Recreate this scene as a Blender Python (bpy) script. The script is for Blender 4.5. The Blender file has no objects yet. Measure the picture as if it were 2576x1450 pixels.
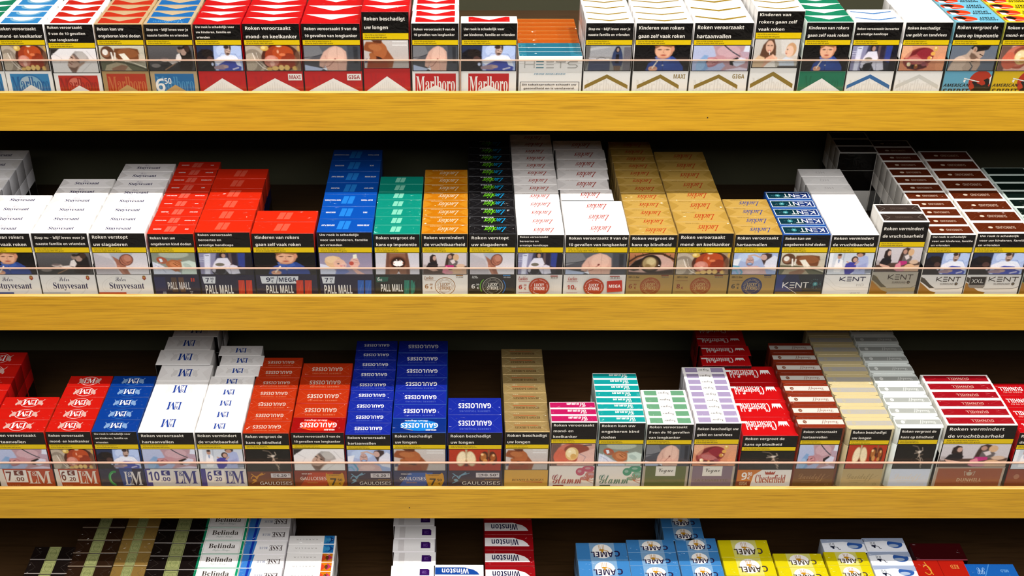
import bpy, math, random
import numpy as np
random.seed(7); np.random.seed(7)
SC = bpy.context.scene
COL = SC.collection

# ------------------------------------------------------------------ camera, world, lights, exposure
EYE = 1.65                       # eye height above the floor
PITCH = math.radians(31.6)       # camera looks down
FPX, CX, CY = 3066.0, 1165.0, 725.0
cam = bpy.data.cameras.new('camera'); cam.sensor_width = 36.0
cam.lens = FPX / 2576.0 * 36.0
cam.shift_x = (1288.0 - CX) / 2576.0
cam.clip_start = 0.05
cam_ob = bpy.data.objects.new('camera', cam); COL.objects.link(cam_ob)
cam_ob.location = (0, 0, EYE); cam_ob.rotation_euler = (math.radians(90) - PITCH, 0, 0)
SC.camera = cam_ob

world = bpy.data.worlds.new('shop_ambient'); SC.world = world; world.use_nodes = True
world.node_tree.nodes['Background'].inputs[0].default_value = (1.0, 0.93, 0.82, 1)
world.node_tree.nodes['Background'].inputs[1].default_value = 0.01

def lamp(name, kind, loc, power, color=(1, .95, .88), size=.02, size_y=None, rot=(0, 0, 0)):
    l = bpy.data.lights.new(name, kind); l.energy = power; l.color = color
    if kind == 'AREA':
        l.shape = 'RECTANGLE'; l.size = size; l.size_y = size_y or size
    else:
        l.shadow_soft_size = size
    o = bpy.data.objects.new(name, l); COL.objects.link(o); o.location = loc; o.rotation_euler = rot
    return o
for lx, lp in ((-1.0, 15), (-.45, 24), (.1, 51), (.6, 65), (1.2, 34)):     # track of ceiling spots just in front of the shelves
    lamp('ceiling_spot', 'POINT', (lx, .92, EYE + 1.15), lp, (1, .97, .935), .018)
lamp('ceiling_panel', 'AREA', (.25, -.85, EYE + 1.2), 116, (1, .975, .955), 3.4, 2.0)

SC.view_settings.view_transform = 'Standard'; SC.view_settings.look = 'None'
SC.view_settings.gamma = 1; SC.view_settings.use_curve_mapping = False
SC.view_settings.exposure = 0.0

# ------------------------------------------------------------------ measuring: angle below the horizon of a picture line
def ang(y): return PITCH + math.atan((y - CY) / FPX)
def height_at(y, d): return EYE - d * math.tan(ang(y))         # height of what is seen on line y at distance d
def dist_at(y, z): return (EYE - z) / math.tan(ang(y))         # distance of what is seen on line y at height z
def side_at(x, d, z):                                          # sideways place of picture column x at distance d, height z
    a = math.atan2(EYE - z, d)
    return (x - CX) * math.hypot(d, EYE - z) * math.cos(a - PITCH) / FPX

# ------------------------------------------------------------------ materials
def lin(c):
    if isinstance(c, str):
        c = [int(c[i:i + 2], 16) / 255 for i in (1, 3, 5)]
    return [v / 12.92 if v <= .04045 else ((v + .055) / 1.055) ** 2.4 for v in c]
MATS = {}
def film_nodes(m, strength=.25):
    """clear wrapper film: glossy coat whose relief is a faint crumple"""
    nt = m.node_tree; b = nt.nodes['Principled BSDF']
    b.inputs['Roughness'].default_value = .42
    b.inputs['Coat Weight'].default_value = .45; b.inputs['Specular IOR Level'].default_value = .12
    b.inputs['Coat Roughness'].default_value = .05
    tc = nt.nodes.new('ShaderNodeTexCoord'); n = nt.nodes.new('ShaderNodeTexNoise'); bp = nt.nodes.new('ShaderNodeBump')
    n.inputs['Scale'].default_value = 70; n.inputs['Detail'].default_value = 3; n.inputs['Distortion'].default_value = 1.5
    bp.inputs['Strength'].default_value = strength; bp.inputs['Distance'].default_value = .005
    nt.links.new(tc.outputs['Object'], n.inputs['Vector']); nt.links.new(n.outputs['Fac'], bp.inputs['Height'])
    nt.links.new(bp.outputs['Normal'], b.inputs['Coat Normal'])
    return nt, b, tc
def ink(c):
    """printed card under clear film, one plain ink colour with a very faint print grain"""
    if c in MATS: return MATS[c]
    m = bpy.data.materials.new('print_' + c.strip('#')); m.use_nodes = True
    nt, b, tc = film_nodes(m)
    col = lin(c)
    if max(col) - min(col) > .25 * max(col): m0 = min(col) * .3; col = [(v - m0) * .8 for v in col]
    g = nt.nodes.new('ShaderNodeTexNoise'); g.inputs['Scale'].default_value = 900
    r = nt.nodes.new('ShaderNodeMix'); r.data_type = 'RGBA'
    r.inputs[6].default_value = [v * .94 for v in col] + [1]; r.inputs[7].default_value = [min(1, v * 1.03) for v in col] + [1]
    nt.links.new(tc.outputs['Object'], g.inputs['Vector']); nt.links.new(g.outputs['Fac'], r.inputs[0])
    nt.links.new(r.outputs[2], b.inputs['Base Color'])
    MATS[c] = m; return m
def foil(c):
    k = 'foil' + c
    if k in MATS: return MATS[k]
    m = bpy.data.materials.new('foil_' + c.strip('#')); m.use_nodes = True
    nt, b, tc = film_nodes(m, .4)
    b.inputs['Base Color'].default_value = lin(c) + [1]; b.inputs['Metallic'].default_value = .55
    b.inputs['Roughness'].default_value = .35
    MATS[k] = m; return m
def photo_mat():
    if 'photo' in MATS: return MATS['photo']
    m = bpy.data.materials.new('printed_photo'); m.use_nodes = True
    nt, b, tc = film_nodes(m)
    a = nt.nodes.new('ShaderNodeVertexColor'); a.layer_name = 'print'
    nt.links.new(a.outputs['Color'], b.inputs['Base Color'])
    MATS['photo'] = m; return m
def wood(name, dark, light, rough=.42, scale=1.0):
    m = bpy.data.materials.new(name); m.use_nodes = True; nt = m.node_tree; b = nt.nodes['Principled BSDF']
    tc = nt.nodes.new('ShaderNodeTexCoord')
    def stretched(sx, sy, sz, sc, det, dist=0):
        mp = nt.nodes.new('ShaderNodeMapping'); mp.inputs['Scale'].default_value = (sx, sy, sz)
        n = nt.nodes.new('ShaderNodeTexNoise'); n.inputs['Scale'].default_value = sc; n.inputs['Detail'].default_value = det
        n.inputs['Distortion'].default_value = dist
        nt.links.new(tc.outputs['Object'], mp.inputs['Vector']); nt.links.new(mp.outputs['Vector'], n.inputs['Vector']); return n
    big = stretched(.9, 14, 48, 3 * scale, 5, .5); fine = stretched(4, 90, 210, 4 * scale, 5, .2); dash = stretched(4.5, 60, 230, 3.5 * scale, 3, .4)
    ramp = nt.nodes.new('ShaderNodeValToRGB'); e = ramp.color_ramp.elements
    e[0].position = .18; e[0].color = lin(dark) + [1]; e[1].position = .82; e[1].color = lin(light) + [1]
    mx = nt.nodes.new('ShaderNodeMix'); mx.data_type = 'FLOAT'; mx.inputs[0].default_value = .6
    nt.links.new(big.outputs['Fac'], mx.inputs[2]); nt.links.new(fine.outputs['Fac'], mx.inputs[3]); nt.links.new(mx.outputs[0], ramp.inputs['Fac'])
    r2 = nt.nodes.new('ShaderNodeValToRGB'); q = r2.color_ramp.elements
    q[0].position = .36; q[0].color = (.5, .44, .3, 1); q[1].position = .50; q[1].color = (1, 1, 1, 1)
    nt.links.new(dash.outputs['Fac'], r2.inputs['Fac'])
    mul = nt.nodes.new('ShaderNodeMix'); mul.data_type = 'RGBA'; mul.blend_type = 'MULTIPLY'; mul.inputs[0].default_value = .45
    nt.links.new(ramp.outputs['Color'], mul.inputs[6]); nt.links.new(r2.outputs['Color'], mul.inputs[7])
    nt.links.new(mul.outputs[2], b.inputs['Base Color'])
    bp = nt.nodes.new('ShaderNodeBump'); bp.inputs['Strength'].default_value = .25; bp.inputs['Distance'].default_value = .0004
    nt.links.new(fine.outputs['Fac'], bp.inputs['Height']); nt.links.new(bp.outputs['Normal'], b.inputs['Normal'])
    b.inputs['Roughness'].default_value = rough
    return m
def plain(name, c, rough=.6, amount=.08, scale=40):
    m = bpy.data.materials.new(name); m.use_nodes = True; nt = m.node_tree; b = nt.nodes['Principled BSDF']
    tc = nt.nodes.new('ShaderNodeTexCoord'); n = nt.nodes.new('ShaderNodeTexNoise'); n.inputs['Scale'].default_value = scale
    mx = nt.nodes.new('ShaderNodeMix'); mx.data_type = 'RGBA'; col = lin(c)
    mx.inputs[6].default_value = [v * (1 - amount) for v in col] + [1]; mx.inputs[7].default_value = [min(1, v * (1 + amount)) for v in col] + [1]
    nt.links.new(tc.outputs['Object'], n.inputs['Vector']); nt.links.new(n.outputs['Fac'], mx.inputs[0]); nt.links.new(mx.outputs[2], b.inputs['Base Color'])
    b.inputs['Roughness'].default_value = rough
    return m
def clear_glass(name, tint, amount):
    """thin clear sheet: light passes, the surface mirrors by its angle; a little haze scatters"""
    m = bpy.data.materials.new(name); m.use_nodes = True; nt = m.node_tree; nt.nodes.clear()
    out = nt.nodes.new('ShaderNodeOutputMaterial'); tr = nt.nodes.new('ShaderNodeBsdfTransparent'); gl = nt.nodes.new('ShaderNodeBsdfGlossy')
    fr = nt.nodes.new('ShaderNodeFresnel'); mx = nt.nodes.new('ShaderNodeMixShader')
    tr.inputs['Color'].default_value = tint; gl.inputs['Roughness'].default_value = .02; fr.inputs['IOR'].default_value = amount
    n = nt.nodes.new('ShaderNodeTexNoise'); n.inputs['Scale'].default_value = 6; tc = nt.nodes.new('ShaderNodeTexCoord')
    bp = nt.nodes.new('ShaderNodeBump'); bp.inputs['Strength'].default_value = .02; bp.inputs['Distance'].default_value = .001
    nt.links.new(tc.outputs['Object'], n.inputs['Vector']); nt.links.new(n.outputs['Fac'], bp.inputs['Height']); nt.links.new(bp.outputs['Normal'], gl.inputs['Normal'])
    ge = nt.nodes.new('ShaderNodeNewGeometry'); io = nt.nodes.new('ShaderNodeMix'); io.data_type = 'FLOAT'     # same mirror strength from both faces of the sheet
    io.inputs[2].default_value = amount; io.inputs[3].default_value = 1 / amount
    nt.links.new(ge.outputs['Backfacing'], io.inputs[0]); nt.links.new(io.outputs[0], fr.inputs['IOR'])
    nt.links.new(fr.outputs[0], mx.inputs[0]); nt.links.new(tr.outputs[0], mx.inputs[1]); nt.links.new(gl.outputs[0], mx.inputs[2])
    nt.links.new(mx.outputs[0], out.inputs[0]); return m

# ------------------------------------------------------------------ mesh helpers
def link_mesh(name, me, parent=None, loc=(0, 0, 0)):
    o = bpy.data.objects.new(name, me); COL.objects.link(o)
    if parent is not None: o.parent = parent
    o.location = loc; return o
def box_mesh(name, x0, x1, y0, y1, z0, z1, mat, bev=.0006, cham=0.0):
    """box with chamfered edges; cham cuts the four upright corners (an eight-sided carton)"""
    import bmesh
    bm = bmesh.new()
    if cham:
        c = cham
        pts = [(x0 + c, y0), (x1 - c, y0), (x1, y0 + c), (x1, y1 - c), (x1 - c, y1), (x0 + c, y1), (x0, y1 - c), (x0, y0 + c)]
    else:
        pts = [(x0, y0), (x1, y0), (x1, y1), (x0, y1)]
    lo = [bm.verts.new((x, y, z0)) for x, y in pts]; hi = [bm.verts.new((x, y, z1)) for x, y in pts]
    n = len(pts)
    bm.faces.new(lo[::-1]); bm.faces.new(hi)
    for i in range(n): bm.faces.new((lo[i], lo[(i + 1) % n], hi[(i + 1) % n], hi[i]))
    if bev: bmesh.ops.bevel(bm, geom=list(bm.edges), offset=bev, segments=2 if bev > .0004 else 1, affect='EDGES', profile=.5)
    bm.normal_update()
    me = bpy.data.meshes.new(name); bm.to_mesh(me); bm.free(); me.materials.append(mat)
    if bev: me.shade_smooth()
    if bev: me.set_sharp_from_angle(angle=math.radians(50))
    return me
def tagged(o, label, cat, group=None, kind=None):
    if label: o['label'] = label
    if cat: o['category'] = cat
    if group: o['group'] = group
    if kind: o['kind'] = kind
    return o

# ------------------------------------------------------------------ lettering (type that comes with Blender), turned into flat print
FONTDIR = bpy.utils.system_resource('DATAFILES') + '/fonts/'
FONT = bpy.data.fonts.load(FONTDIR + 'NotoSansMath-Regular.woff2')
STY = {'sb': (0x1D5D4, 0x1D5EE, 0x1D7EC), 'serb': (0x1D400, 0x1D41A, 0x1D7CE), 'scr': (0x1D4D0, 0x1D4EA, 0x1D7CE),
       'sbi': (0x1D63C, 0x1D656, 0x1D7EC), 'si': (0x1D468, 0x1D482, 0x1D7CE), 'frak': (0x1D56C, 0x1D586, 0x1D7CE)}
TCACHE = {}
def glyphs(s, style):
    """(verts 2D, tris, advance-normalised) of a string, size 1"""
    k = (s, style)
    if k in TCACHE: return TCACHE[k]
    o = ''
    if style in STY:
        A, a, d = STY[style]
        for c in s:
            if 'A' <= c <= 'Z': o += chr(A + ord(c) - 65)
            elif 'a' <= c <= 'z': o += chr(a + ord(c) - 97)
            elif '0' <= c <= '9': o += chr(d + ord(c) - 48)
            else: o += c
    else: o = s
    cu = bpy.data.curves.new('t', 'FONT'); cu.body = o; cu.font = FONT; cu.resolution_u = 2; cu.size = 1
    ob = bpy.data.objects.new('t', cu); COL.objects.link(ob)
    me = ob.to_mesh(); me.calc_loop_triangles()
    v = np.empty(len(me.vertices) * 3); me.vertices.foreach_get('co', v); v = v.reshape(-1, 3)[:, :2].copy()
    t = np.empty(len(me.loop_triangles) * 3, dtype=np.int32); me.loop_triangles.foreach_get('vertices', t); t = t.reshape(-1, 3).copy()
    ob.to_mesh_clear(); bpy.data.objects.remove(ob); bpy.data.curves.remove(cu)
    TCACHE[k] = (v, t); return TCACHE[k]

class Sheet:
    """flat print: shapes on a W x H mm panel, u to the right, v down (both 0..1), each laid a hair above the last"""
    def __init__(s, W, H, flip=False):
        s.W, s.H, s.flip = W, H, flip
        s.v = []; s.f = []; s.m = []; s.mats = []; s.n = 0; s.layer = 0
    def mi(s, c):
        m = c if not isinstance(c, str) else ink(c)
        if m not in s.mats: s.mats.append(m)
        return s.mats.index(m)
    def add(s, P, tris, c, clip=True):
        P = np.array(P, float)                      # in mm, x right, y down from top-left
        if clip: P[:, 0] = np.clip(P[:, 0], 0, s.W); P[:, 1] = np.clip(P[:, 1], 0, s.H)
        if s.flip: P = np.array([[s.W, s.H]]) - P
        L = s.layer * .00003; b = s.n
        s.v.append(np.column_stack([P * .001, np.full(len(P), L)])); s.n += len(P)
        i = s.mi(c)
        for t in tris: s.f.append([b + int(q) for q in t]); s.m.append(i)
    def up(s): s.layer += 1
    def poly(s, pts, c):
        s.add([(u * s.W, v * s.H) for u, v in pts], [list(range(len(pts)))], c); s.up()
    def rect(s, u0, v0, u1, v1, c): s.poly([(u0, v0), (u0, v1), (u1, v1), (u1, v0)], c)
    def ell(s, cu, cv, rx, ry, c, n=24, a0=0, a1=360):
        P = [(cu * s.W + rx * math.cos(math.radians(a0 + (a1 - a0) * i / n)), cv * s.H + ry * math.sin(math.radians(a0 + (a1 - a0) * i / n))) for i in range(n + (a1 - a0 < 360))]
        s.add(P, [list(range(len(P)))], c); s.up()
    def ring(s, cu, cv, rx, ry, w, c, n=32, a0=0, a1=360):
        P = []; T = []
        for i in range(n + 1):
            a = math.radians(a0 + (a1 - a0) * i / n)
            P += [(cu * s.W + rx * math.cos(a), cv * s.H + ry * math.sin(a)), (cu * s.W + (rx - w) * math.cos(a), cv * s.H + (ry - w) * math.sin(a))]
            if i: T.append([2 * i - 2, 2 * i, 2 * i + 1, 2 * i - 1])
        s.add(P, T, c); s.up()
    def line(s, pts, w, c):
        """strokes w mm wide"""
        for (a, b) in zip(pts, pts[1:]):
            A = np.array([a[0] * s.W, a[1] * s.H]); B = np.array([b[0] * s.W, b[1] * s.H]); d = B - A; l = np.hypot(*d) or 1
            n = np.array([-d[1], d[0]]) / l * w / 2
            s.add([A + n, B + n, B - n, A - n], [[0, 1, 2, 3]], c)
        s.up()
    def text(s, t, sty, cu, cv, w, h, c, shear=0):
        V, T = glyphs(t, sty); lo, hi = V.min(0), V.max(0); sz = hi - lo
        sx = w * s.W / sz[0] if w else None; sy = h * s.H / sz[1] if h else None
        sx = sx or sy; sy = sy or sx
        Q = V - (lo + hi) / 2; P = np.column_stack([Q[:, 0] * sx + shear * Q[:, 1] * sy + cu * s.W, -Q[:, 1] * sy + cv * s.H])
        s.add(P, T, c); s.up()
    def text2(s, t, sty, cu, cv, w, h, c, c2, frac, shear=0):
        """one word in two inks: c up to frac of its length, then c2"""
        k = len(s.m); s.text(t, sty, cu, cv, w, h, c, shear); i2 = s.mi(c2); V = np.concatenate(s.v); x = V[:, 0]
        lo, hi = min(x[s.f[j][0]] for j in range(k, len(s.m))), max(x[s.f[j][0]] for j in range(k, len(s.m)))
        for j in range(k, len(s.m)):
            q = (x[s.f[j][0]] - lo) / (hi - lo)
            if s.flip: q = 1 - q
            if q > frac: s.m[j] = i2
    def arc(s, t, sty, cu, cv, r, h, c, a0, a1):
        """letters of height h mm round a circle of radius r mm, from angle a0 to a1 (degrees, 0 up, clockwise)"""
        n = max(1, len(t) - 1)
        for i, ch in enumerate(t):
            if ch == ' ': continue
            V, T = glyphs(ch, sty); sy = h / .72; Q = V * sy; Q[:, 0] -= (V[:, 0].min() + V[:, 0].max()) / 2 * sy
            a = math.radians(a0 + (a1 - a0) * i / n); ca, sa = math.cos(a), math.sin(a)
            X = Q[:, 0] * ca + (r + Q[:, 1]) * sa; Y = Q[:, 0] * sa - (r + Q[:, 1]) * ca
            s.add(np.column_stack([cu * s.W + X, cv * s.H + Y]), T, c)
        s.up()
    def euro(s, cu, cv, h, c):
        s.text('C', 'sb', cu, cv, None, h, c); w = h * s.H / s.W * .45
        s.rect(cu - w, cv - h * .16, cu + w * .35, cv - h * .06, c); s.rect(cu - w, cv + h * .06, cu + w * .35, cv + h * .16, c)
    def mesh(s, name, plane, off):
        """plane 'front': x along u, z down v, facing -y.  plane 'top': v=0 at the rear edge, facing up"""
        V = np.concatenate(s.v)
        if plane == 'front': co = np.column_stack([V[:, 0] - s.W * .0005, -V[:, 2], -V[:, 1]])
        else: co = np.column_stack([V[:, 0] - s.W * .0005, -V[:, 1], V[:, 2]])
        co = co + np.array(off)
        me = bpy.data.meshes.new(name); me.from_pydata(co.tolist(), [], s.f)
        for m in s.mats: me.materials.append(m)
        me.polygons.foreach_set('material_index', s.m)
        # every print faces outwards
        nr = np.empty(len(me.polygons) * 3); me.polygons.foreach_get('normal', nr); nr = nr.reshape(-1, 3)
        bad = (nr[:, 1] > 0) if plane == 'front' else (nr[:, 2] < 0)
        if bad.any():
            import bmesh
            bm = bmesh.new(); bm.from_mesh(me); bm.faces.ensure_lookup_table()
            bmesh.ops.reverse_faces(bm, faces=[bm.faces[i] for i in np.nonzero(bad)[0]]); bm.to_mesh(me); bm.free()
        return me

# ------------------------------------------------------------------ the printed warning pictures, painted as colour on a fine grid
NX, NY = 76, 44
class Pic:
    """picture 175 x 100 units, y down; soft-edged patches of printed colour"""
    def __init__(s, top, bot=None):
        xs = np.linspace(0, 175, NX + 1); ys = np.linspace(0, 100, NY + 1); s.x, s.y = np.meshgrid(xs, ys)
        a = np.array([int(top[i:i + 2], 16) / 255 for i in (1, 3, 5)]); bot = bot or top
        b = np.array([int(bot[i:i + 2], 16) / 255 for i in (1, 3, 5)])
        t = (s.y / 100)[..., None]; s.c = a * (1 - t) + b * t
    def mix(s, m, col, a=1):
        c = np.array([int(col[i:i + 2], 16) / 255 for i in (1, 3, 5)]); m = np.clip(m, 0, 1)[..., None] * a
        s.c = s.c * (1 - m) + c * m; return s
    def E(s, cx, cy, rx, ry, col, rot=0, soft=2.5, a=1):
        r = math.radians(rot); dx, dy = s.x - cx, s.y - cy
        u = (dx * math.cos(r) + dy * math.sin(r)) / rx; v = (-dx * math.sin(r) + dy * math.cos(r)) / ry
        d = (np.sqrt(u * u + v * v) - 1) * min(rx, ry); return s.mix(.5 - d / soft, col, a)
    def P(s, pts, col, soft=2.5, a=1):
        n = len(pts); d = np.full(s.x.shape, 1e9); ins = np.zeros(s.x.shape, bool)
        for i in range(n):
            (x0, y0), (x1, y1) = pts[i], pts[(i + 1) % n]; ex, ey = x1 - x0, y1 - y0; L = ex * ex + ey * ey or 1
            t = np.clip(((s.x - x0) * ex + (s.y - y0) * ey) / L, 0, 1)
            d = np.minimum(d, np.hypot(s.x - x0 - t * ex, s.y - y0 - t * ey))
            if y0 != y1:
                c = ((y0 > s.y) != (y1 > s.y)) & (s.x < ex * (s.y - y0) / ey + x0); ins ^= c
        return s.mix(.5 + np.where(ins, d, -d) / soft, col, a)
    def L(s, pts, w, col, soft=1.8, a=1):
        d = np.full(s.x.shape, 1e9)
        for (x0, y0), (x1, y1) in zip(pts, pts[1:]):
            ex, ey = x1 - x0, y1 - y0; L = ex * ex + ey * ey or 1
            t = np.clip(((s.x - x0) * ex + (s.y - y0) * ey) / L, 0, 1); d = np.minimum(d, np.hypot(s.x - x0 - t * ex, s.y - y0 - t * ey))
        return s.mix(.5 - (d - w / 2) / soft, col, a)
    def N(s, amt, seed=1):
        r = np.random.RandomState(seed); s.c = np.clip(s.c * (1 + amt * .45 * r.randn(NY + 1, NX + 1, 1)), 0, 1); return s

def pictures():
    D = {}
    D['mouth'] = (Pic('#a08a70', '#8d7a64').E(20, 60, 46, 60, '#b8aa98').E(22, 62, 34, 48, '#8f8374').E(14, 66, 22, 36, '#b4a896').L([(22, 30), (30, 60), (52, 88), (70, 98)], 3, '#e8e0d6').L([(34, 28), (40, 60), (60, 84)], 1.5, '#d8cfc4')
        .E(112, 48, 62, 56, '#4a2418').E(108, 40, 46, 42, '#9a3a1c').E(120, 30, 34, 30, '#b4481e').E(138, 60, 26, 30, '#8a3018').E(82, 62, 24, 24, '#c07a6a').E(80, 54, 15, 13, '#cf8f80').E(84, 72, 8, 10, '#e0b0a0').E(118, 36, 10, 6, '#d8774a').E(104, 24, 3, 7, '#f0b090')
        .E(62, 10, 13, 11, '#d8b254').E(58, 8, 7, 6, '#ecd690').E(108, 2, 9, 4, '#e6d2b0').E(92, 90, 11, 9, '#dcb870').E(74, 93, 9, 7, '#cfa860').E(112, 88, 9, 11, '#e2c078').E(130, 88, 9, 11, '#dcb86c').E(156, 90, 9, 9, '#d2ac60').E(172, 10, 6, 14, '#caa050').E(168, 60, 12, 40, '#7a5a44', a=.6).N(.05, 1))
    D['cap'] = (Pic('#e8e6e8', '#dcdad8').P([(0, 0), (36, 0), (0, 30)], '#2a2624').L([(10, 20), (40, 40), (30, 60)], 3, '#cfccce').L([(140, 10), (160, 40), (175, 50)], 3, '#cdcacc').L([(150, 60), (110, 98)], 3, '#c8c6c6')
        .P([(58, 70), (66, 46), (84, 22), (110, 20), (128, 40), (126, 60), (104, 76), (88, 98), (66, 84)], '#a88c7c', 4).E(84, 56, 20, 26, '#b89c8c', 35).P([(82, 24), (96, 10), (124, 12), (142, 34), (146, 48), (128, 54), (104, 62), (104, 42)], '#a8a4a2', 3).E(118, 30, 20, 16, '#b8b4b0', 20)
        .P([(84, 22), (92, 20), (108, 44), (106, 60), (100, 56)], '#5c4a44', 3, .7).E(78, 36, 5, 2.4, '#33241e', 30).E(94, 48, 5, 2.6, '#33241e', 40).L([(84, 38), (76, 54), (82, 56)], 2, '#7a5c50').L([(66, 58), (76, 66)], 3, '#7c4a44').P([(60, 76), (84, 80), (100, 72), (86, 100), (72, 100)], '#5e4438', 4, .8).N(.02, 2))
    D['bandage'] = (Pic('#cfcab8', '#8c8a76').P([(0, 56), (60, 60), (110, 66), (175, 92), (175, 100), (0, 100)], '#5a5c48').E(30, 28, 26, 26, '#5a3a28').E(24, 32, 16, 14, '#8c6046').P([(60, 12), (120, 10), (150, 14), (156, 40), (146, 62), (100, 60), (70, 56), (52, 36)], '#6e4022', 4).E(110, 30, 40, 18, '#8a5430', 5)
        .E(22, 26, 11, 12, '#e6e2da', 10).P([(42, 26), (48, 26), (52, 62), (45, 62)], '#e8e4dc').P([(56, 26), (62, 28), (60, 58), (54, 56)], '#e0dcd2').P([(74, 34), (96, 30), (120, 62), (96, 66)], '#e8e6d8', 3).L([(96, 62), (130, 70), (175, 88)], 4, '#d6d2c0').L([(96, 70), (140, 82), (175, 96)], 3, '#3a3a2c').P([(20, 78), (60, 66), (96, 74), (120, 100), (10, 100)], '#a49a80').P([(40, 90), (80, 76), (104, 82), (90, 100), (40, 100)], '#8a6650', 4)
        .P([(150, 34), (175, 34), (175, 70), (150, 60)], '#c8c2b0', 3, .8).N(.05, 3))
    D['mother'] = (Pic('#5c5a5c', '#3a3a3c').P([(0, 100), (0, 80), (70, 66), (130, 70), (120, 100)], '#28282a', 4).P([(118, 36), (128, 10), (142, 0), (160, 2), (168, 24), (170, 80), (160, 100), (118, 96), (112, 64)], '#1c1816', 4).E(138, 26, 11, 14, '#a4887a', 20).E(122, 18, 9, 12, '#8c7668').E(124, 10, 8, 6, '#2a2220').E(152, 12, 10, 14, '#3c2a22').P([(102, 60), (110, 36), (122, 30), (128, 50), (120, 66)], '#d8d4d2', 3)
        .E(62, 58, 17, 7, '#bcb2ac').E(60, 54, 14, 5, '#6a6060').P([(72, 62), (100, 58), (112, 66), (90, 76)], '#d0ccc8').E(24, 80, 18, 8, '#7a7472').L([(60, 96), (100, 72)], 4, '#8a6a50').N(.05, 4))
    D['bed'] = (Pic('#26304e', '#20243c').P([(66, 0), (175, 0), (175, 100), (60, 100), (64, 40)], '#a8bce6', 3).E(96, 20, 20, 22, '#c2d2f4').E(150, 22, 24, 24, '#b4c8f0').E(120, 60, 44, 24, '#e4ecfa').L([(84, 44), (96, 30), (150, 34), (164, 60)], 2, '#8098cc').E(120, 20, 12, 20, '#9a8078', 8).E(122, 18, 9, 15, '#c8a898', 8).E(116, 6, 10, 7, '#3a2c28').E(131, 8, 3, 10, '#3a2c28').L([(116, 18), (120, 20)], 1.5, '#3a2824').L([(124, 22), (128, 23)], 1.5, '#3a2824').E(120, 32, 6, 4, '#5a4238')
        .P([(80, 74), (110, 60), (150, 64), (168, 84), (166, 100), (78, 100)], '#3a4aa8', 4).P([(60, 62), (84, 44), (110, 46), (104, 60), (78, 78)], '#e2e8f6').P([(140, 46), (162, 58), (170, 84), (152, 78)], '#dbe4f6').P([(0, 30), (20, 14), (48, 18), (64, 44), (66, 100), (0, 100)], '#120f16', 5).E(40, 30, 22, 16, '#1e1614').E(48, 54, 12, 12, '#4a3430').P([(60, 84), (96, 74), (118, 80), (100, 96), (62, 94)], '#9a8490', 3).E(108, 84, 10, 6, '#b89c98').L([(136, 94), (156, 88)], 6, '#c8c6dc').E(56, 74, 5, 7, '#c8d4f0').N(.04, 5))
    D['back'] = (Pic('#5c5f66', '#3c3e44').P([(0, 0), (48, 0), (60, 30), (0, 60)], '#74767a', 4).P([(135, 0), (175, 0), (175, 100), (140, 100)], '#40444c', 4).P([(154, 4), (168, 4), (168, 70), (156, 70)], '#2c2e34', 3).L([(0, 48), (30, 44), (62, 34)], 2, '#22242a').P([(0, 76), (30, 84), (60, 92), (50, 100), (0, 100)], '#aab8d4', 3).P([(56, 92), (76, 66), (70, 100)], '#dfe4ee')
        .P([(48, 56), (62, 24), (80, 8), (98, 0), (118, 8), (132, 24), (134, 60), (130, 100), (72, 100), (66, 78), (58, 88), (46, 82)], '#d0a898', 3).E(100, 40, 26, 34, '#dfbaa8', a=.8).E(88, 80, 22, 20, '#d8aa98', a=.7).L([(60, 88), (78, 80), (92, 62), (97, 56)], 2, '#8c5c50').E(96, 55, 3, 4.5, '#6a2a26', 30).L([(104, 6), (103, 60), (106, 98)], 2, '#b88e80', 3, .6).L([(58, 84), (70, 60), (66, 40)], 2, '#a88070', 3, .6).N(.03, 6))
    D['wound'] = (Pic('#c9c2bd', '#b4aca8').P([(0, 22), (10, 6), (44, 6), (52, 0), (70, 4), (96, 40), (118, 70), (110, 100), (12, 100), (20, 70), (30, 44), (0, 36)], '#8c4a26', 4).E(64, 40, 26, 30, '#a85f34', 30).E(44, 26, 26, 12, '#b06a3c', 10).P([(30, 0), (72, 0), (68, 12), (40, 8)], '#5a2c18').E(56, 66, 22, 6, '#4a180c', 18).E(60, 64, 9, 3.4, '#1c0605', 20).P([(14, 72), (48, 84), (90, 74), (96, 100), (10, 100)], '#8c3c1c', 5).E(34, 58, 16, 10, '#9c5a30', 40)
        .P([(2, 70), (12, 66), (14, 80), (2, 82)], '#3a3c60').P([(112, 4), (170, 4), (170, 9), (112, 9)], '#f4f2f0', 1, .85).P([(112, 14), (170, 14), (170, 19), (112, 19)], '#f4f2f0', 1, .85)
        .L([(112, 6.5), (170, 6.5)], 1, '#6a6664', 1, .6).L([(112, 16.5), (170, 16.5)], 1, '#6a6664', 1, .6).N(.03, 7))
    D['hoodie'] = (Pic('#8c9094', '#7c7e7c').E(70, 16, 60, 12, '#b4b6b8').P([(20, 20), (100, 6), (140, 18), (140, 44), (0, 44), (0, 30)], '#9a9ca0', 4).P([(4, 0), (18, 0), (14, 60), (0, 100), (0, 0)], '#62605e').P([(14, 52), (96, 54), (96, 100), (10, 100)], '#3e4660', 2).L([(14, 50), (92, 54)], 3, '#c8ccd2').P([(148, 6), (175, 6), (175, 100), (146, 100)], '#66646c', 3)
        .P([(106, 28), (112, 14), (118, 4), (128, 2), (136, 14), (142, 34), (146, 60), (140, 84), (110, 84), (100, 60)], '#2c3a5e', 3).E(123, 16, 9, 12, '#1a1c28').E(124, 17, 5, 8, '#a08474').P([(118, 34), (130, 34), (130, 70), (116, 70)], '#15161e').P([(110, 80), (138, 80), (136, 100), (112, 100)], '#6a5648').L([(40, 54), (60, 46), (78, 50)], 1.5, '#2c2c30').N(.05, 8))
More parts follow.
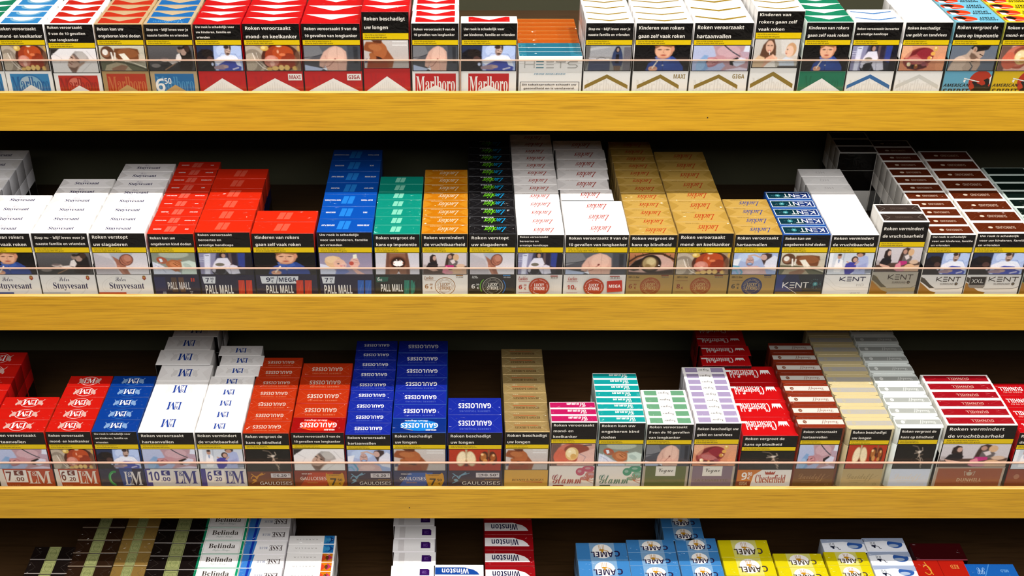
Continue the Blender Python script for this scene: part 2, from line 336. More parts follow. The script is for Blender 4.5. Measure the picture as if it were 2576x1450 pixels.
    D['boy'] = (Pic('#080808', '#0c0c10').P([(36, 100), (44, 70), (70, 52), (90, 44), (122, 42), (142, 60), (158, 84), (160, 100)], '#22408a', 3).E(90, 72, 40, 20, '#2a4c98', a=.6).P([(64, 46), (78, 36), (96, 60), (112, 44), (118, 56), (100, 70), (72, 62)], '#3058a8', 2).E(92, 20, 30, 32, '#c08668').E(90, 22, 25, 29, '#e0ac8c').P([(60, 0), (126, 0), (122, 8), (104, 6), (82, 2), (66, 12)], '#8a5a34', 3).E(120, 14, 6, 11, '#d09070')
        .E(78, 16, 6, 2, '#3a2018').E(103, 16, 6, 2, '#3a2018').L([(92, 14), (90, 28), (94, 29)], 1.6, '#b47a60').E(91, 38, 9, 3, '#a44c3c').E(88, 48, 20, 5, '#b88468', a=.7).E(60, 92, 15, 11, '#d8a084').L([(50, 92), (70, 88)], 2, '#a46c50').L([(58, 90), (73, 62)], 4.4, '#efe6d6').E(91, 78, 3, 3, '#ddd4c8').L([(90, 62), (92, 100)], 1.5, '#182c60').N(.02, 9))
    D['defib'] = (Pic('#b4bedc', '#a4b0d4').P([(60, 0), (175, 0), (175, 100), (90, 100), (104, 80), (90, 60), (72, 40), (66, 16)], '#b49098', 4).E(110, 22, 36, 24, '#c8a4ac').E(80, 56, 24, 16, '#b88c94', -20).E(56, 66, 26, 20, '#a8707a', -12).E(54, 64, 22, 15, '#c08c90', -12).P([(14, 100), (18, 60), (36, 36), (48, 40), (44, 70), (52, 92), (40, 100)], '#7ca0cc', 4).E(26, 78, 14, 22, '#92b4d8', 10).E(46, 62, 5, 2, '#402830', -60).E(62, 58, 6, 2, '#5a3038', -30).L([(62, 70), (72, 66)], 2, '#6c3038')
        .L([(96, 0), (110, 14), (126, 28), (146, 42)], 4, '#2c2a34').L([(98, 2), (112, 16), (128, 30), (146, 42)], 1, '#80808c', 1).P([(116, 58), (140, 46), (148, 56), (128, 80), (118, 76)], '#15141a', 2).P([(126, 66), (150, 46), (166, 52), (164, 70), (140, 84), (130, 78)], '#ccd2e6', 3).P([(146, 26), (175, 10), (175, 44), (156, 50)], '#b49cac', 3).P([(160, 0), (175, 0), (175, 26), (156, 24)], '#d8deee').P([(110, 96), (150, 86), (175, 92), (175, 100), (100, 100)], '#d4cce0', 4).N(.03, 10))
    D['smokemom'] = (Pic('#c8c4bc', '#bcb6ac').P([(100, 0), (175, 0), (175, 60), (110, 50)], '#d4d0ca', 5).P([(24, 60), (34, 20), (52, 0), (74, 0), (84, 24), (88, 56), (70, 70), (36, 70)], '#5a3c2a', 4).E(60, 26, 16, 22, '#d8ac92', -6).E(54, 22, 4, 1.4, '#3c2418').E(67, 22, 4, 1.4, '#3c2418').E(60, 40, 5, 2, '#a84c48').L([(60, 40), (63, 54)], 2.2, '#f4f0ea').P([(0, 80), (20, 56), (44, 64), (60, 100), (0, 100)], '#cbb08e', 4).P([(50, 80), (84, 66), (92, 100), (46, 100)], '#e6e2dc').P([(50, 66), (76, 52), (96, 66), (60, 84), (48, 96), (36, 100)], '#d4a68c', 3).L([(76, 56), (98, 74)], 6, '#dcb49c')
        .E(146, 36, 20, 24, '#c89a70').E(140, 42, 16, 20, '#e4bea4').E(128, 44, 6, 5, '#e0b49a').E(131, 36, 2.4, 2, '#46342a').E(128, 50, 3, 2, '#a85048').P([(104, 78), (128, 62), (160, 70), (168, 100), (106, 100)], '#c6d2e0', 4).L([(98, 74), (124, 80)], 9, '#d2dce6').P([(100, 94), (175, 94), (175, 100), (100, 100)], '#4a4440').N(.03, 11))
    D['wheelchair'] = (Pic('#3c3c58', '#24242e').P([(0, 0), (60, 0), (44, 100), (0, 100)], '#8888a8', 5).P([(18, 6), (40, 2), (32, 100), (14, 100)], '#d4d8ec', 5).P([(94, 0), (128, 0), (124, 100), (96, 60)], '#2a2232', 4).P([(100, 0), (110, 0), (110, 60), (100, 60)], '#5c4c50').P([(132, 0), (156, 0), (152, 70), (130, 60)], '#2c3c86', 4).P([(156, 0), (175, 0), (175, 100), (150, 100)], '#141420').L([(22, 12), (34, 11)], 2, '#24243a').L([(2, 24), (16, 22)], 2, '#d8dcec').L([(2, 32), (16, 30)], 2, '#dce0f0').L([(0, 40), (14, 40)], 2, '#c8ccdc')
        .E(66, 84, 27, 24, '#15151a').E(66, 84, 23, 20, '#4a4a5a').E(66, 84, 19, 17, '#1c1c24').E(80, 10, 11, 14, '#2c1e1a').E(83, 12, 7, 10, '#b08c7c').P([(62, 24), (96, 22), (106, 50), (100, 60), (84, 66), (60, 70), (44, 84), (40, 70), (50, 44)], '#dcdcea', 3).E(68, 54, 15, 8, '#6c685c').P([(88, 62), (112, 54), (126, 60), (134, 96), (112, 100), (96, 98), (84, 76)], '#d4d4e4', 3).E(46, 82, 6, 8, '#c4c4d4').L([(100, 64), (104, 98)], 2, '#9c9cb4').N(.04, 12))
    D['teeth'] = (Pic('#d89c78', '#cc8460').E(70, 50, 60, 40, '#8c3a34', -18).E(76, 44, 52, 32, '#6c1c20', -18).E(92, 34, 34, 22, '#8a2430', -10).P([(18, 50), (60, 34), (90, 58), (116, 76), (96, 94), (60, 96), (30, 80)], '#a8504c', 4).E(66, 60, 34, 12, '#b46a68', 14).P([(22, 70), (60, 76), (100, 72), (110, 86), (70, 98), (34, 92)], '#4c1a1a', 4)
        .E(132, 12, 9, 10, '#d8a858').E(131, 9, 4, 4, '#f0dca0').E(124, 32, 9, 8, '#e0a850').E(114, 50, 9, 9, '#c88c3c').E(120, 48, 3, 3, '#f2e2b0').E(36, 74, 8, 9, '#e8d6a8', -20).E(34, 71, 4, 4, '#f8f0d8').E(54, 84, 6, 8, '#18100c').E(66, 84, 8, 10, '#8c4c24').E(66, 78, 4, 4, '#d8b070').E(96, 74, 10, 8, '#8a4850').E(20, 20, 20, 30, '#e8b490', a=.6).E(160, 70, 18, 40, '#e09c74', a=.6).N(.04, 13))
    D['shame'] = (Pic('#66707e', '#5c6674').P([(0, 100), (8, 70), (30, 44), (60, 34), (76, 10), (92, 0), (120, 6), (112, 40), (104, 62), (84, 100)], '#b4a090', 4).E(40, 66, 26, 24, '#c8b4a4', -20).P([(0, 96), (20, 60), (48, 74), (60, 100), (0, 100)], '#c6b2a2').E(104, 30, 24, 26, '#b49a88', 30).P([(72, 10), (84, 0), (148, 0), (140, 16), (124, 20), (108, 22), (96, 26)], '#1c1816', 3).E(90, 16, 8, 12, '#c0a08c').E(91, 17, 4, 7, '#94705c').P([(78, 28), (92, 34), (110, 50), (102, 62), (82, 54), (74, 42)], '#6a5446', 5)
        .L([(112, 34), (124, 40)], 3, '#241a16').P([(84, 60), (104, 50), (118, 54), (122, 76), (112, 100), (92, 100), (96, 76)], '#b89e8c', 3).L([(86, 62), (106, 60)], 4, '#2c201a').L([(80, 66), (94, 84), (84, 100)], 3, '#3c4048').N(.03, 14))
    D['tongue'] = (Pic('#c49a8c', '#d8a898').P([(0, 0), (40, 0), (24, 100), (0, 100)], '#6c5048', 6).E(76, 46, 58, 46, '#a8503c').E(66, 44, 46, 40, '#c4705c').E(40, 60, 30, 34, '#c8644c').E(102, 26, 50, 24, '#8a4434').E(84, 46, 27, 30, '#d8b878').E(80, 42, 20, 22, '#ecd8a8').E(90, 58, 12, 12, '#d0a45c').E(74, 36, 6, 5, '#f8eecc').P([(110, 46), (175, 20), (175, 100), (80, 100), (106, 76)], '#d8b0a4', 4).L([(112, 44), (140, 60), (126, 92)], 2, '#8c7a84').L([(130, 8), (160, 6)], 5, '#4a4248').N(.04, 15))
    D['leg'] = (Pic('#c8c6cc', '#dcdade').P([(0, 0), (60, 30), (80, 100), (0, 100)], '#b8b4ba', 8).P([(52, 0), (130, 0), (118, 22), (96, 46), (62, 34)], '#a8aeba', 4).P([(60, 14), (70, 46), (72, 70), (82, 92), (86, 100), (112, 100), (104, 76), (100, 56), (92, 40)], '#9a6450', 4).L([(76, 60), (90, 96)], 8, '#b47c66', 4).E(105, 32, 23, 28, '#5c3228', 18).E(105, 32, 20, 25, '#a86a54', 18).E(110, 24, 12, 14, '#bc806a').L([(102, 52), (92, 42), (88, 22)], 2, '#6c3c30', 3).L([(106, 46), (118, 40)], 2, '#6c3830').N(.03, 16))
    D['baby'] = (Pic('#7c8476', '#8c9490').E(90, 6, 60, 18, '#a8b0a0').P([(0, 40), (30, 52), (60, 74), (110, 92), (110, 100), (0, 100)], '#ccd4e4', 4).L([(10, 56), (34, 70), (50, 92)], 3, '#a4acc4').L([(20, 44), (14, 80)], 2, '#e8ecf6').E(40, 34, 22, 15, '#a84c30', 20).E(44, 38, 15, 10, '#9a5c44', 20).P([(28, 26), (40, 26), (44, 40), (34, 44)], '#d8e4ee', 2).P([(56, 42), (80, 30), (104, 34), (122, 46), (116, 72), (90, 88), (66, 70), (54, 56)], '#a8643c', 4).E(90, 54, 22, 14, '#c07c50', 20).L([(84, 48), (100, 60)], 3, '#74401f').L([(92, 44), (108, 54)], 2, '#74401f').L([(70, 62), (82, 78), (104, 84)], 6, '#b06c44')
        .P([(116, 42), (150, 34), (175, 44), (175, 100), (112, 100), (118, 70)], '#c4d6cc', 5).E(140, 60, 18, 10, '#a8bcb4', 30).E(112, 34, 8, 4, '#a86848').N(.04, 17))
    D['feeding'] = (Pic('#8c84a0', '#9c94ac').P([(0, 50), (40, 60), (60, 100), (0, 100)], '#ccd4e8', 4).P([(16, 40), (24, 20), (46, 12), (66, 18), (76, 34), (70, 60), (44, 72), (24, 60)], '#d8b48c', 3).E(40, 30, 22, 16, '#e4c49c').E(66, 50, 20, 22, '#e0b4a0').E(80, 56, 10, 12, '#e4bcaa').E(62, 50, 4, 3, '#4c3a44').L([(54, 42), (66, 42)], 2, '#a8805c').E(72, 60, 5, 4, '#d88c84').E(82, 60, 2, 3, '#a85c5c').P([(56, 74), (84, 70), (98, 88), (80, 100), (50, 100)], '#6c7cb4', 4).E(92, 58, 18, 6, '#ac98b0', 0, 6, .5)
        .P([(104, 30), (116, 14), (128, 26), (134, 50), (122, 76), (150, 100), (124, 100), (104, 70), (98, 50)], '#dcb0a4', 3).E(106, 48, 8, 9, '#b44c40').P([(112, 8), (124, 4), (126, 24), (112, 26)], '#ecead8').L([(114, 30), (126, 36)], 3, '#c08c80').L([(114, 42), (128, 46)], 2, '#c08c80').N(.03, 18))
    D['hole'] = (Pic('#c8c8d2', '#d2d2da').P([(46, 0), (128, 0), (134, 40), (136, 100), (38, 100), (42, 40)], '#8a5c44', 4).P([(46, 0), (56, 0), (54, 100), (38, 100), (42, 40)], '#6c4434', 5).P([(120, 0), (128, 0), (136, 60), (136, 100), (124, 100)], '#6a4232', 5).E(90, 44, 34, 30, '#6c3c28', 0, 8).E(90, 46, 28, 26, '#2c140c', 0, 6).E(90, 50, 20, 13, '#ffffff', 0, 2).E(80, 48, 10, 12, '#ffffff').E(100, 44, 10, 10, '#ffffff')
        .L([(70, 46), (76, 50)], 2.4, '#c46c4c').L([(98, 30), (100, 38)], 2.4, '#c4806c').L([(112, 44), (108, 48)], 3, '#b85c3c').L([(84, 30), (87, 40)], 3, '#f0e8e0').L([(90, 62), (92, 100)], 3, '#4c2c20', 4).P([(84, 98), (92, 86), (98, 98)], '#d0d0d8').N(.03, 19))
    D['family'] = (Pic('#cec8cc', '#c4bcc0').P([(0, 66), (175, 60), (175, 100), (0, 100)], '#4a3830', 4).P([(100, 80), (175, 72), (175, 100), (100, 100)], '#c8a88c', 4).P([(2, 54), (14, 54), (14, 72), (2, 72)], '#a8a0a0').P([(26, 40), (28, 16), (38, 6), (50, 10), (54, 30), (56, 46), (40, 50)], '#2a1c1a', 2).E(46, 24, 7, 11, '#c8a090').P([(12, 66), (22, 46), (36, 40), (52, 42), (60, 54), (58, 64), (40, 78), (14, 76)], '#1c181c', 2).P([(12, 66), (18, 76), (40, 86), (60, 82), (52, 76), (28, 70)], '#cfa896', 2)
        .P([(86, 66), (92, 30), (98, 8), (112, 0), (126, 4), (124, 30), (110, 60)], '#3c2a24', 3).E(108, 18, 8, 10, '#b88c7c').P([(104, 30), (124, 24), (140, 40), (136, 60), (112, 66), (100, 56)], '#645c5c', 3).E(132, 20, 12, 15, '#d4ac84').P([(108, 36), (124, 28), (130, 44), (118, 52)], '#dcd0d0').P([(90, 56), (122, 56), (124, 68), (100, 76), (88, 72)], '#b42c74', 2).P([(80, 70), (96, 60), (104, 84), (92, 100), (76, 92)], '#d8889a', 3).E(150, 60, 18, 9, '#cfb29a').E(136, 80, 20, 12, '#d2ac88').E(104, 92, 16, 8, '#c48c94').N(.03, 20))
    D['eye'] = (Pic('#b87850', '#4c2c1c').P([(0, 60), (30, 30), (70, 8), (120, 6), (160, 26), (175, 44), (175, 100), (0, 100)], '#c8a498', 4).P([(0, 64), (24, 36), (50, 24), (40, 80), (20, 84), (0, 78)], '#140c08', 6).E(84, 50, 42, 42, '#1c120c', 0, 4).E(82, 50, 34, 34, '#4c3820').E(80, 48, 27, 29, '#a08c60', 0, 4).E(86, 40, 18, 17, '#c8b888', 0, 8).E(74, 62, 12, 10, '#7c6840', 0, 6).E(118, 58, 3, 3, '#ffffff').P([(0, 88), (60, 92), (120, 84), (175, 72), (175, 100), (0, 100)], '#2c1c14', 6).P([(120, 70), (175, 60), (175, 76), (110, 84)], '#c49c90', 4)
        .L([(0, 40), (30, 16), (80, 2), (130, 4), (175, 30)], 7, '#2c160c', 5).L([(20, 8), (26, 22)], 2, '#1c0e08').L([(50, 0), (54, 12)], 2, '#1c0e08').L([(140, 2), (136, 14)], 2, '#1c0e08').L([(160, 8), (154, 22)], 2, '#1c0e08').N(.04, 21))
    D['hospital'] = (Pic('#a8b8dc', '#94a8d0').E(60, 20, 44, 22, '#b8cbea').P([(0, 30), (30, 24), (20, 60), (0, 60)], '#dfe6f2', 4).E(66, 40, 16, 24, '#b08c88').E(66, 36, 14, 18, '#c4a098').L([(56, 32), (64, 34)], 2, '#3c2c30').L([(70, 34), (78, 32)], 2, '#3c2c30').E(67, 52, 12, 7, '#5c6c94').E(67, 50, 8, 4, '#98b4dc').L([(66, 26), (66, 44)], 2, '#9a7a74').P([(40, 66), (96, 60), (130, 76), (140, 100), (30, 100)], '#c8a8a8', 4).E(80, 84, 30, 12, '#d4b8b4')
        .P([(106, 18), (112, 4), (130, 0), (150, 4), (152, 30), (146, 60), (128, 64)], '#3c2c2c', 4).E(120, 20, 12, 14, '#c8a49a', -30).P([(130, 36), (160, 10), (175, 20), (175, 84), (140, 76), (124, 60)], '#d8dcea', 4).L([(58, 14), (80, 8), (110, 22)], 7, '#c8a89c').L([(0, 60), (24, 64), (40, 90), (36, 100)], 7, '#5c9cb8').L([(0, 84), (14, 80), (24, 96)], 6, '#6ca8c4').N(.03, 22))
    D['couple'] = (Pic('#c8d0dc', '#d4dae2').P([(0, 0), (16, 0), (14, 70), (0, 70)], '#e6eaf0').P([(54, 0), (60, 0), (58, 60), (54, 60)], '#aeb6c4').P([(26, 56), (30, 28), (44, 26), (56, 34), (58, 76), (50, 90), (26, 90)], '#eef0f4', 3).E(40, 16, 8, 12, '#b88c78').E(40, 8, 8, 5, '#3c2a24').P([(36, 30), (44, 30), (42, 46), (38, 46)], '#8c9cc0').P([(100, 46), (116, 20), (134, 10), (152, 16), (158, 46), (156, 100), (104, 100)], '#a8b4dc', 3).P([(120, 60), (150, 46), (154, 70), (126, 84)], '#94a0d0', 4).E(122, 4, 17, 12, '#3a2a24').E(120, 10, 12, 9, '#b88c78')
        .P([(70, 50), (84, 42), (106, 44), (112, 62), (106, 86), (92, 100), (72, 100), (66, 72)], '#3c3c9c', 3).E(102, 30, 13, 15, '#3c2822').E(104, 32, 9, 11, '#c49a88').L([(106, 54), (118, 40)], 5, '#c49a88').L([(72, 40), (78, 44)], 5, '#c49a88').P([(150, 74), (175, 70), (175, 94), (150, 96)], '#8c94a4').L([(150, 80), (175, 78)], 2, '#4c5464').N(.03, 23))
    D['smoke'] = (Pic('#151310', '#181614').L([(70, 4), (92, 8), (104, 22), (100, 34), (112, 44), (124, 40)], 4, '#8c7868', 5, .8).L([(88, 26), (108, 30), (120, 24), (116, 12)], 3, '#e0ccb8', 4, .9).L([(86, 36), (104, 32), (112, 44), (104, 52)], 3, '#d8c4b0', 4, .9).L([(106, 44), (118, 58), (122, 72), (128, 84)], 4, '#d0bca8', 5, .9).L([(98, 58), (112, 62), (120, 76)], 2.5, '#b8a490', 4, .8).L([(122, 54), (132, 66), (124, 80)], 2, '#c8b4a0', 4, .8).L([(124, 86), (128, 96)], 3.5, '#d8c4b0', 4, .8).E(108, 30, 7, 6, '#f0e4d8', 0, 5, .8).N(.05, 24))
    D['lungs'] = (Pic('#b03418', '#a02c14').E(42, 44, 17, 36, '#c8b48c', 8).E(42, 42, 14, 31, '#ecdcb8', 8).E(74, 44, 17, 36, '#c0ac84', -8).E(74, 42, 14, 31, '#e6d6b0', -8).P([(54, 0), (62, 0), (60, 40), (56, 40)], '#b8a480').P([(50, 80), (66, 80), (58, 54)], '#5c2018', 3).E(118, 42, 15, 32, '#4c2410', 6).E(116, 36, 10, 18, '#a8662c', 6).E(122, 56, 8, 12, '#c48a48').E(112, 24, 5, 6, '#f0c890').E(148, 42, 14, 32, '#54260e', -6).E(148, 38, 9, 16, '#9c5420').E(144, 60, 7, 9, '#c08040').E(150, 28, 4, 6, '#e8b880').P([(130, 0), (137, 0), (136, 34), (131, 34)], '#8c5c38').N(.06, 25))
    return D
_PICS = None
_PM = {}
def photo_mesh(kind, w, h):
    """picture panel w x h metres, origin at the top middle"""
    global _PICS
    if _PICS is None: _PICS = pictures()
    k = (kind, round(w, 3), round(h, 3))
    if k in _PM: return _PM[k]
    c = _PICS[kind].c.reshape(-1, 3)
    c = np.where(c <= .04045, c / 12.92, ((c + .055) / 1.055) ** 2.4)
    xs = np.linspace(-w / 2, w / 2, NX + 1); zs = np.linspace(0, -h, NY + 1); X, Z = np.meshgrid(xs, zs)
    V = np.column_stack([X.ravel(), np.zeros(X.size), Z.ravel()])
    i, j = np.meshgrid(np.arange(NX), np.arange(NY)); a = (j * (NX + 1) + i).ravel()
    F = np.column_stack([a, a + NX + 1, a + NX + 2, a + 1])
    me = bpy.data.meshes.new('printed_picture'); me.vertices.add(len(V)); me.vertices.foreach_set('co', V.ravel())
    me.loops.add(F.size); me.loops.foreach_set('vertex_index', F.ravel().astype(np.int32))
    me.polygons.add(len(F)); me.polygons.foreach_set('loop_start', np.arange(0, F.size, 4, dtype=np.int32))
    me.update(calc_edges=True)
    at = me.color_attributes.new('print', 'FLOAT_COLOR', 'POINT')
    at.data.foreach_set('color', np.column_stack([c, np.ones(len(c))]).ravel().astype(np.float32))
    me.materials.append(photo_mat()); _PM[k] = me; return me

# ------------------------------------------------------------------ brand panels (lower front) and top prints
WH, BK, RD, GOLD = '#f0eeec', '#0c0a09', '#cf0812', '#9c7f2c'
BR, TP = {}, {}
def chev(S, c, top=.13, w=.17, lo=.60, u0=.03, u1=.96):
    S.poly([(u0, lo), (.5, top), (u1, lo), (u1, lo + w), (.5, top + w), (u0, lo + w)], c)
def ghost(S, c, u0=.1, u1=.9, v=.62, h=.5): S.text('Marlboro', 'serb', (u0 + u1) / 2, v, u1 - u0, h, c)
def b_solid(bg, mark=None, g='#c0101a'):
    def f(S):
        S.rect(0, 0, 1, 1, bg); ghost(S, g, .12, .88, .5, .62)
        S.poly([(0, .93), (.5, .3), (1, .93), (1, 1), (0, 1)], WH)
        for k in range(9): S.rect(.3 + k * .045, .66 - .25 * (1 - abs(k - 4) / 4) + .04, .315 + k * .045, .98, '#e4e1de')
        if mark: S.rect(.74, .1, .985, .39, '#eeeae6'); S.text(mark, 'sb', .863, .245, .2, .17, '#b0101c')
    return f
BR['red'] = b_solid(RD); BR['red_maxi'] = b_solid(RD, 'MAXI'); BR['red_giga'] = b_solid(RD, 'GIGA')
BR['green'] = b_solid('#0a7d5a', None, '#08704f')
def b_frame(edge, c, letters, peak, ball=None):
    def f(S):
        S.rect(0, 0, 1, 1, edge); S.rect(.09, .1, .93, 1, c)
        if ball:
            S.ell(.51, .66, 15.5, 15, ball[0]); S.ell(.51, .62, 13.2, 12.2, ball[1]); S.ell(.44, .42, 7, 5, ball[2])
            S.rect(.0, .0, 1, .1, edge)
        S.text('Marlboro', 'serb', .51, .56, .80, .66, letters)
        S.poly([(.2, .97), (.51, .58), (.82, .97), (.82, 1), (.2, 1)], peak)
    return f
BR['ball_blue'] = b_frame(WH, '#3f92cc', '#1c69ac', '#e6e2de', ('#2f7ebc', '#a9d2ec', '#dceefa'))
BR['ball_red'] = b_frame(WH, '#cf2a1a', '#a82418', '#ece8e6', ('#a8200f', '#d8361f', '#f08a78'))
BR['cream_red'] = b_frame('#c8a878', '#c63a1c', '#dc7c4c', '#dcb880')
def f(S):
    b_frame('#d8c09c', '#1f74b4', '#5aa0d4', '#e0bc84')(S)
    S.text('6', 'sb', .19, .6, .2, .58, WH); S.text('50', 'sb', .36, .42, .15, .26, WH)
BR['cream_blue'] = f
def f(S):
    S.rect(0, 0, 1, 1, WH); S.rect(.06, .09, .94, 1, RD)
    S.text('Marlboro', 'serb', .5, .56, .84, .68, WH); S.poly([(.14, .97), (.5, .6), (.86, .97), (.86, 1), (.14, 1)], WH)
BR['red_box'] = f
def f(S):
    S.rect(0, 0, 1, 1, WH); S.rect(.13, .09, .87, 1, RD)
    S.text('Marlboro', 'serb', .5, .56, .70, .68, WH); S.poly([(.2, .97), (.5, .6), (.8, .97), (.8, 1), (.2, 1)], WH)
BR['red_wide'] = f
def b_chev(c, mark=None, mc=GOLD):
    def f(S):
        S.rect(0, 0, 1, 1, WH); ghost(S, '#e2dfdc', .06, .84)
        if mark: S.text(mark, 'sb', .845, .22, .21, .19, mc); chev(S, c, u0=.09, u1=.85)
        else: chev(S, c)
    return f
BR['gold'] = b_chev(GOLD); BR['gold_maxi'] = b_chev(GOLD, 'MAXI'); BR['gold_giga'] = b_chev(GOLD, 'GIGA')
BR['blue_chev'] = b_chev('#3f78b8'); BR['grey_chev'] = b_chev('#d2d0cb')
def b_spirit(bg):
    def f(S):
        S.rect(0, 0, 1, 1, bg); S.ell(.78, .47, 13.5, 14.5, '#c83410', 36)
        S.poly([(.66, .36), (.70, .42), (.72, .52), (.80, .58), (.83, .62), (.9, .56), (.88, .45), (.84, .38), (.92, .30), (.97, .36), (.98, .5), (.96, .62), (1, .68), (1, 1), (.64, 1), (.62, .8), (.68, .72), (.66, .6), (.60, .46), (.64, .44)], BK)
        S.poly([(.96, .28), (1, .18), (1, .6), (.98, .5), (.97, .36)], WH); S.line([(.42, .3), (.76, .46)], 1.1, WH); S.poly([(.42, .36), (.47, .36), (.45, .5), (.42, .46)], WH)
        S.text('AMERICAN', 'sbi', .29, .6, .56, .13, BK); S.text('SPIRIT', 'sbi', .3, .86, .58, .22, '#3c2a1c')
    return f
BR['spirit_blue'] = b_spirit('#7ec0de'); BR['spirit_yellow'] = b_spirit('#ecc500')
def f(S):    # short tobacco-stick box: the whole front
    S.rect(0, 0, 1, 1, WH); g = '#b4b2ae'; t = '#4a8ea0'
    def bars(u, c):
        for v in (.13, .21, .29): S.line([(u, v), (u + .12, v)], 1.0, c)
    S.line([(.09, .12), (.09, .30)], 1.1, g); S.line([(.24, .12), (.24, .30)], 1.1, g); S.line([(.09, .21), (.24, .21)], 1.1, g)
    bars(.27, t); bars(.43, g); S.line([(.58, .13), (.74, .13)], 1.1, g); S.line([(.66, .13), (.66, .30)], 1.1, g)
    S.line([(.93, .13), (.8, .13), (.77, .17), (.8, .21), (.9, .21), (.93, .25), (.9, .29), (.77, .29)], 1.1, g)
    S.text('FROM MARLBORO', 'sbi', .49, .455, .5, .034, '#5c9cbc')
    S.rect(.02, .665, .97, .675, BK); S.rect(.02, .67, .028, 1, BK); S.rect(.962, .67, .97, 1, BK); S.rect(.0, .4, 1, .403, '#d4d2ce')
    S.text('Dit tabaksproduct schaadt uw', 'sb', .49, .745, .87, .062, '#3c2c24'); S.text('gezondheid en is verslavend.', 'sb', .49, .845, .82, .062, '#3c2c24')
BR['sticks'] = f
def crest(S, u, v, k=1):
    S.poly([(u - .03 * k, v - .07), (u + .03 * k, v - .07), (u + .03 * k, v + .03), (u, v + .1), (u - .03 * k, v + .03)], '#c03028')
    S.ell(u, v - .08, 1.7 * k, .9, '#a8842c', 10); S.rect(u - .012, v - .04, u + .012, v + .02, '#e8c860'); S.line([(u - .04, v + .02), (u, v + .1), (u + .04, v + .02)], .4, '#8c6a2a')
def b_stuy(band):
    def f(S):
        S.rect(0, 0, 1, 1, WH); S.ring(.44, .55, 24, 15, .5, '#dedbd8', 40); S.ring(.46, .55, 22, 13.5, .3, '#e2e0dc', 40)
        S.text('Peter', 'scr', .43, .2, .19, .2, '#38305c'); S.text('Stuyvesant', 'serb', .53, .54, .64, .37, '#241c54'); crest(S, .87, .14)
        S.rect(0, .81, .5, .92, band)
    return f
BR['stuy_blue'] = b_stuy('#28509c'); BR['stuy_grey'] = b_stuy('#b8b8bc'); BR['stuy_red'] = b_stuy('#dc4820')
def tag(S, u0, u1, v0, v1, price, c='#dfe4ec', ink_='#1c2450', cents=True):
    S.poly([(u0, v0), (u1, v0), (u1 - .02, v1), (u0 + .02, v1)], c); w = u1 - u0
    S.text(price, 'sb', u0 + w * .36, (v0 + v1) / 2, None, (v1 - v0) * .62, ink_)
    S.text('90', 'sb', u0 + w * .72, v0 + (v1 - v0) * .3, None, (v1 - v0) * .28, ink_); S.euro(u0 + w * .72, v0 + (v1 - v0) * .7, (v1 - v0) * .28, ink_)
def b_pall(c, price=None, mega=False, kind=0):
    def f(S):
        bg = '#15173c' if kind < 2 else '#101614'
        S.rect(0, 0, 1, 1, bg)
        if kind == 0:
            S.poly([(.38, .12), (.5, .12), (.51, .8), (.38, .8)], '#5c4438'); S.poly([(.54, .12), (.66, .12), (.68, .8), (.56, .8)], '#6c4c3c')
            S.rect(.0, .1, .25, .9, '#1c2458'); S.text('PALL MALL', 'sb', .54, .5, .5, .34, '#dcd8d8'); S.rect(.82, .14, .85, .31, '#d83c28'); S.rect(.87, .14, .9, .31, '#d83c28')
            S.text('MINI', 'sb', .2, .8, .07, .05, '#c8c4c8'); S.text('MORE', 'sb', .2, .86, .08, .05, '#c8c4c8'); S.text('TWIN', 'sb', .8, .78, .07, .05, '#c8c4c8'); S.text('UP', 'sb', .8, .85, .04, .05, '#c8c4c8')
            return
        if mega:
            S.poly([(.07, .06), (.7, .06), (.68, .4), (.09, .4)], '#dfe4ec'); S.text('9', 'sb', .2, .22, .07, .2, '#1c2450'); S.text('90', 'sb', .27, .15, None, .1, '#1c2450'); S.euro(.27, .3, .1, '#1c2450')
            S.line([(.33, .4), (.36, .06)], .7, '#1c2450'); S.text('MEGA', 'sb', .52, .22, .29, .2, '#1c2450'); S.text('PALL MALL', 'sb', .38, .66, .45, .36, WH)
            a, b = .66, .8
        elif kind == 2:
            S.poly([(.02, .1), (.29, .1), (.27, .3), (.02, .34)], '#0a6450'); S.text('6', 'sb', .07, .2, .05, .17, WH); S.euro(.13, .24, .1, WH)
            S.text('PALL MALL', 'sb', .36, .6, .49, .34, WH); a, b = .64, .78
        else:
            tag(S, .03, .28, .08, .4, price); S.text('PALL MALL', 'sb', .33, .67, .52, .4, WH); a, b = .7, .84
        for k, q in enumerate((a, b)):
            S.poly([(q, .24), (q + .115, .24), (q + .1, 1), (q - .015, 1)] if not (kind == 2 and k) else [(q, .24), (q + .04, .24), (q + .1, .5), (q + .08, .8), (q - .01, 1)], c)
            S.line([(q + .02, .9), (q + .09, .3)], .4, '#ffffff' if 0 else ('#f06a4c' if c[1] in 'de' else '#3cb09c' if kind == 2 else '#4c9ae8'))
    return f
BR['pall_slim'] = b_pall('#d83c28'); BR['pall_red'] = b_pall('#dc3c24', '7', kind=1); BR['pall_mega'] = b_pall('#dc3c24', '9', True, 1)
BR['pall_blue'] = b_pall('#1c64c8', '7', kind=1); BR['pall_green'] = b_pall('#148470', '6', kind=2)
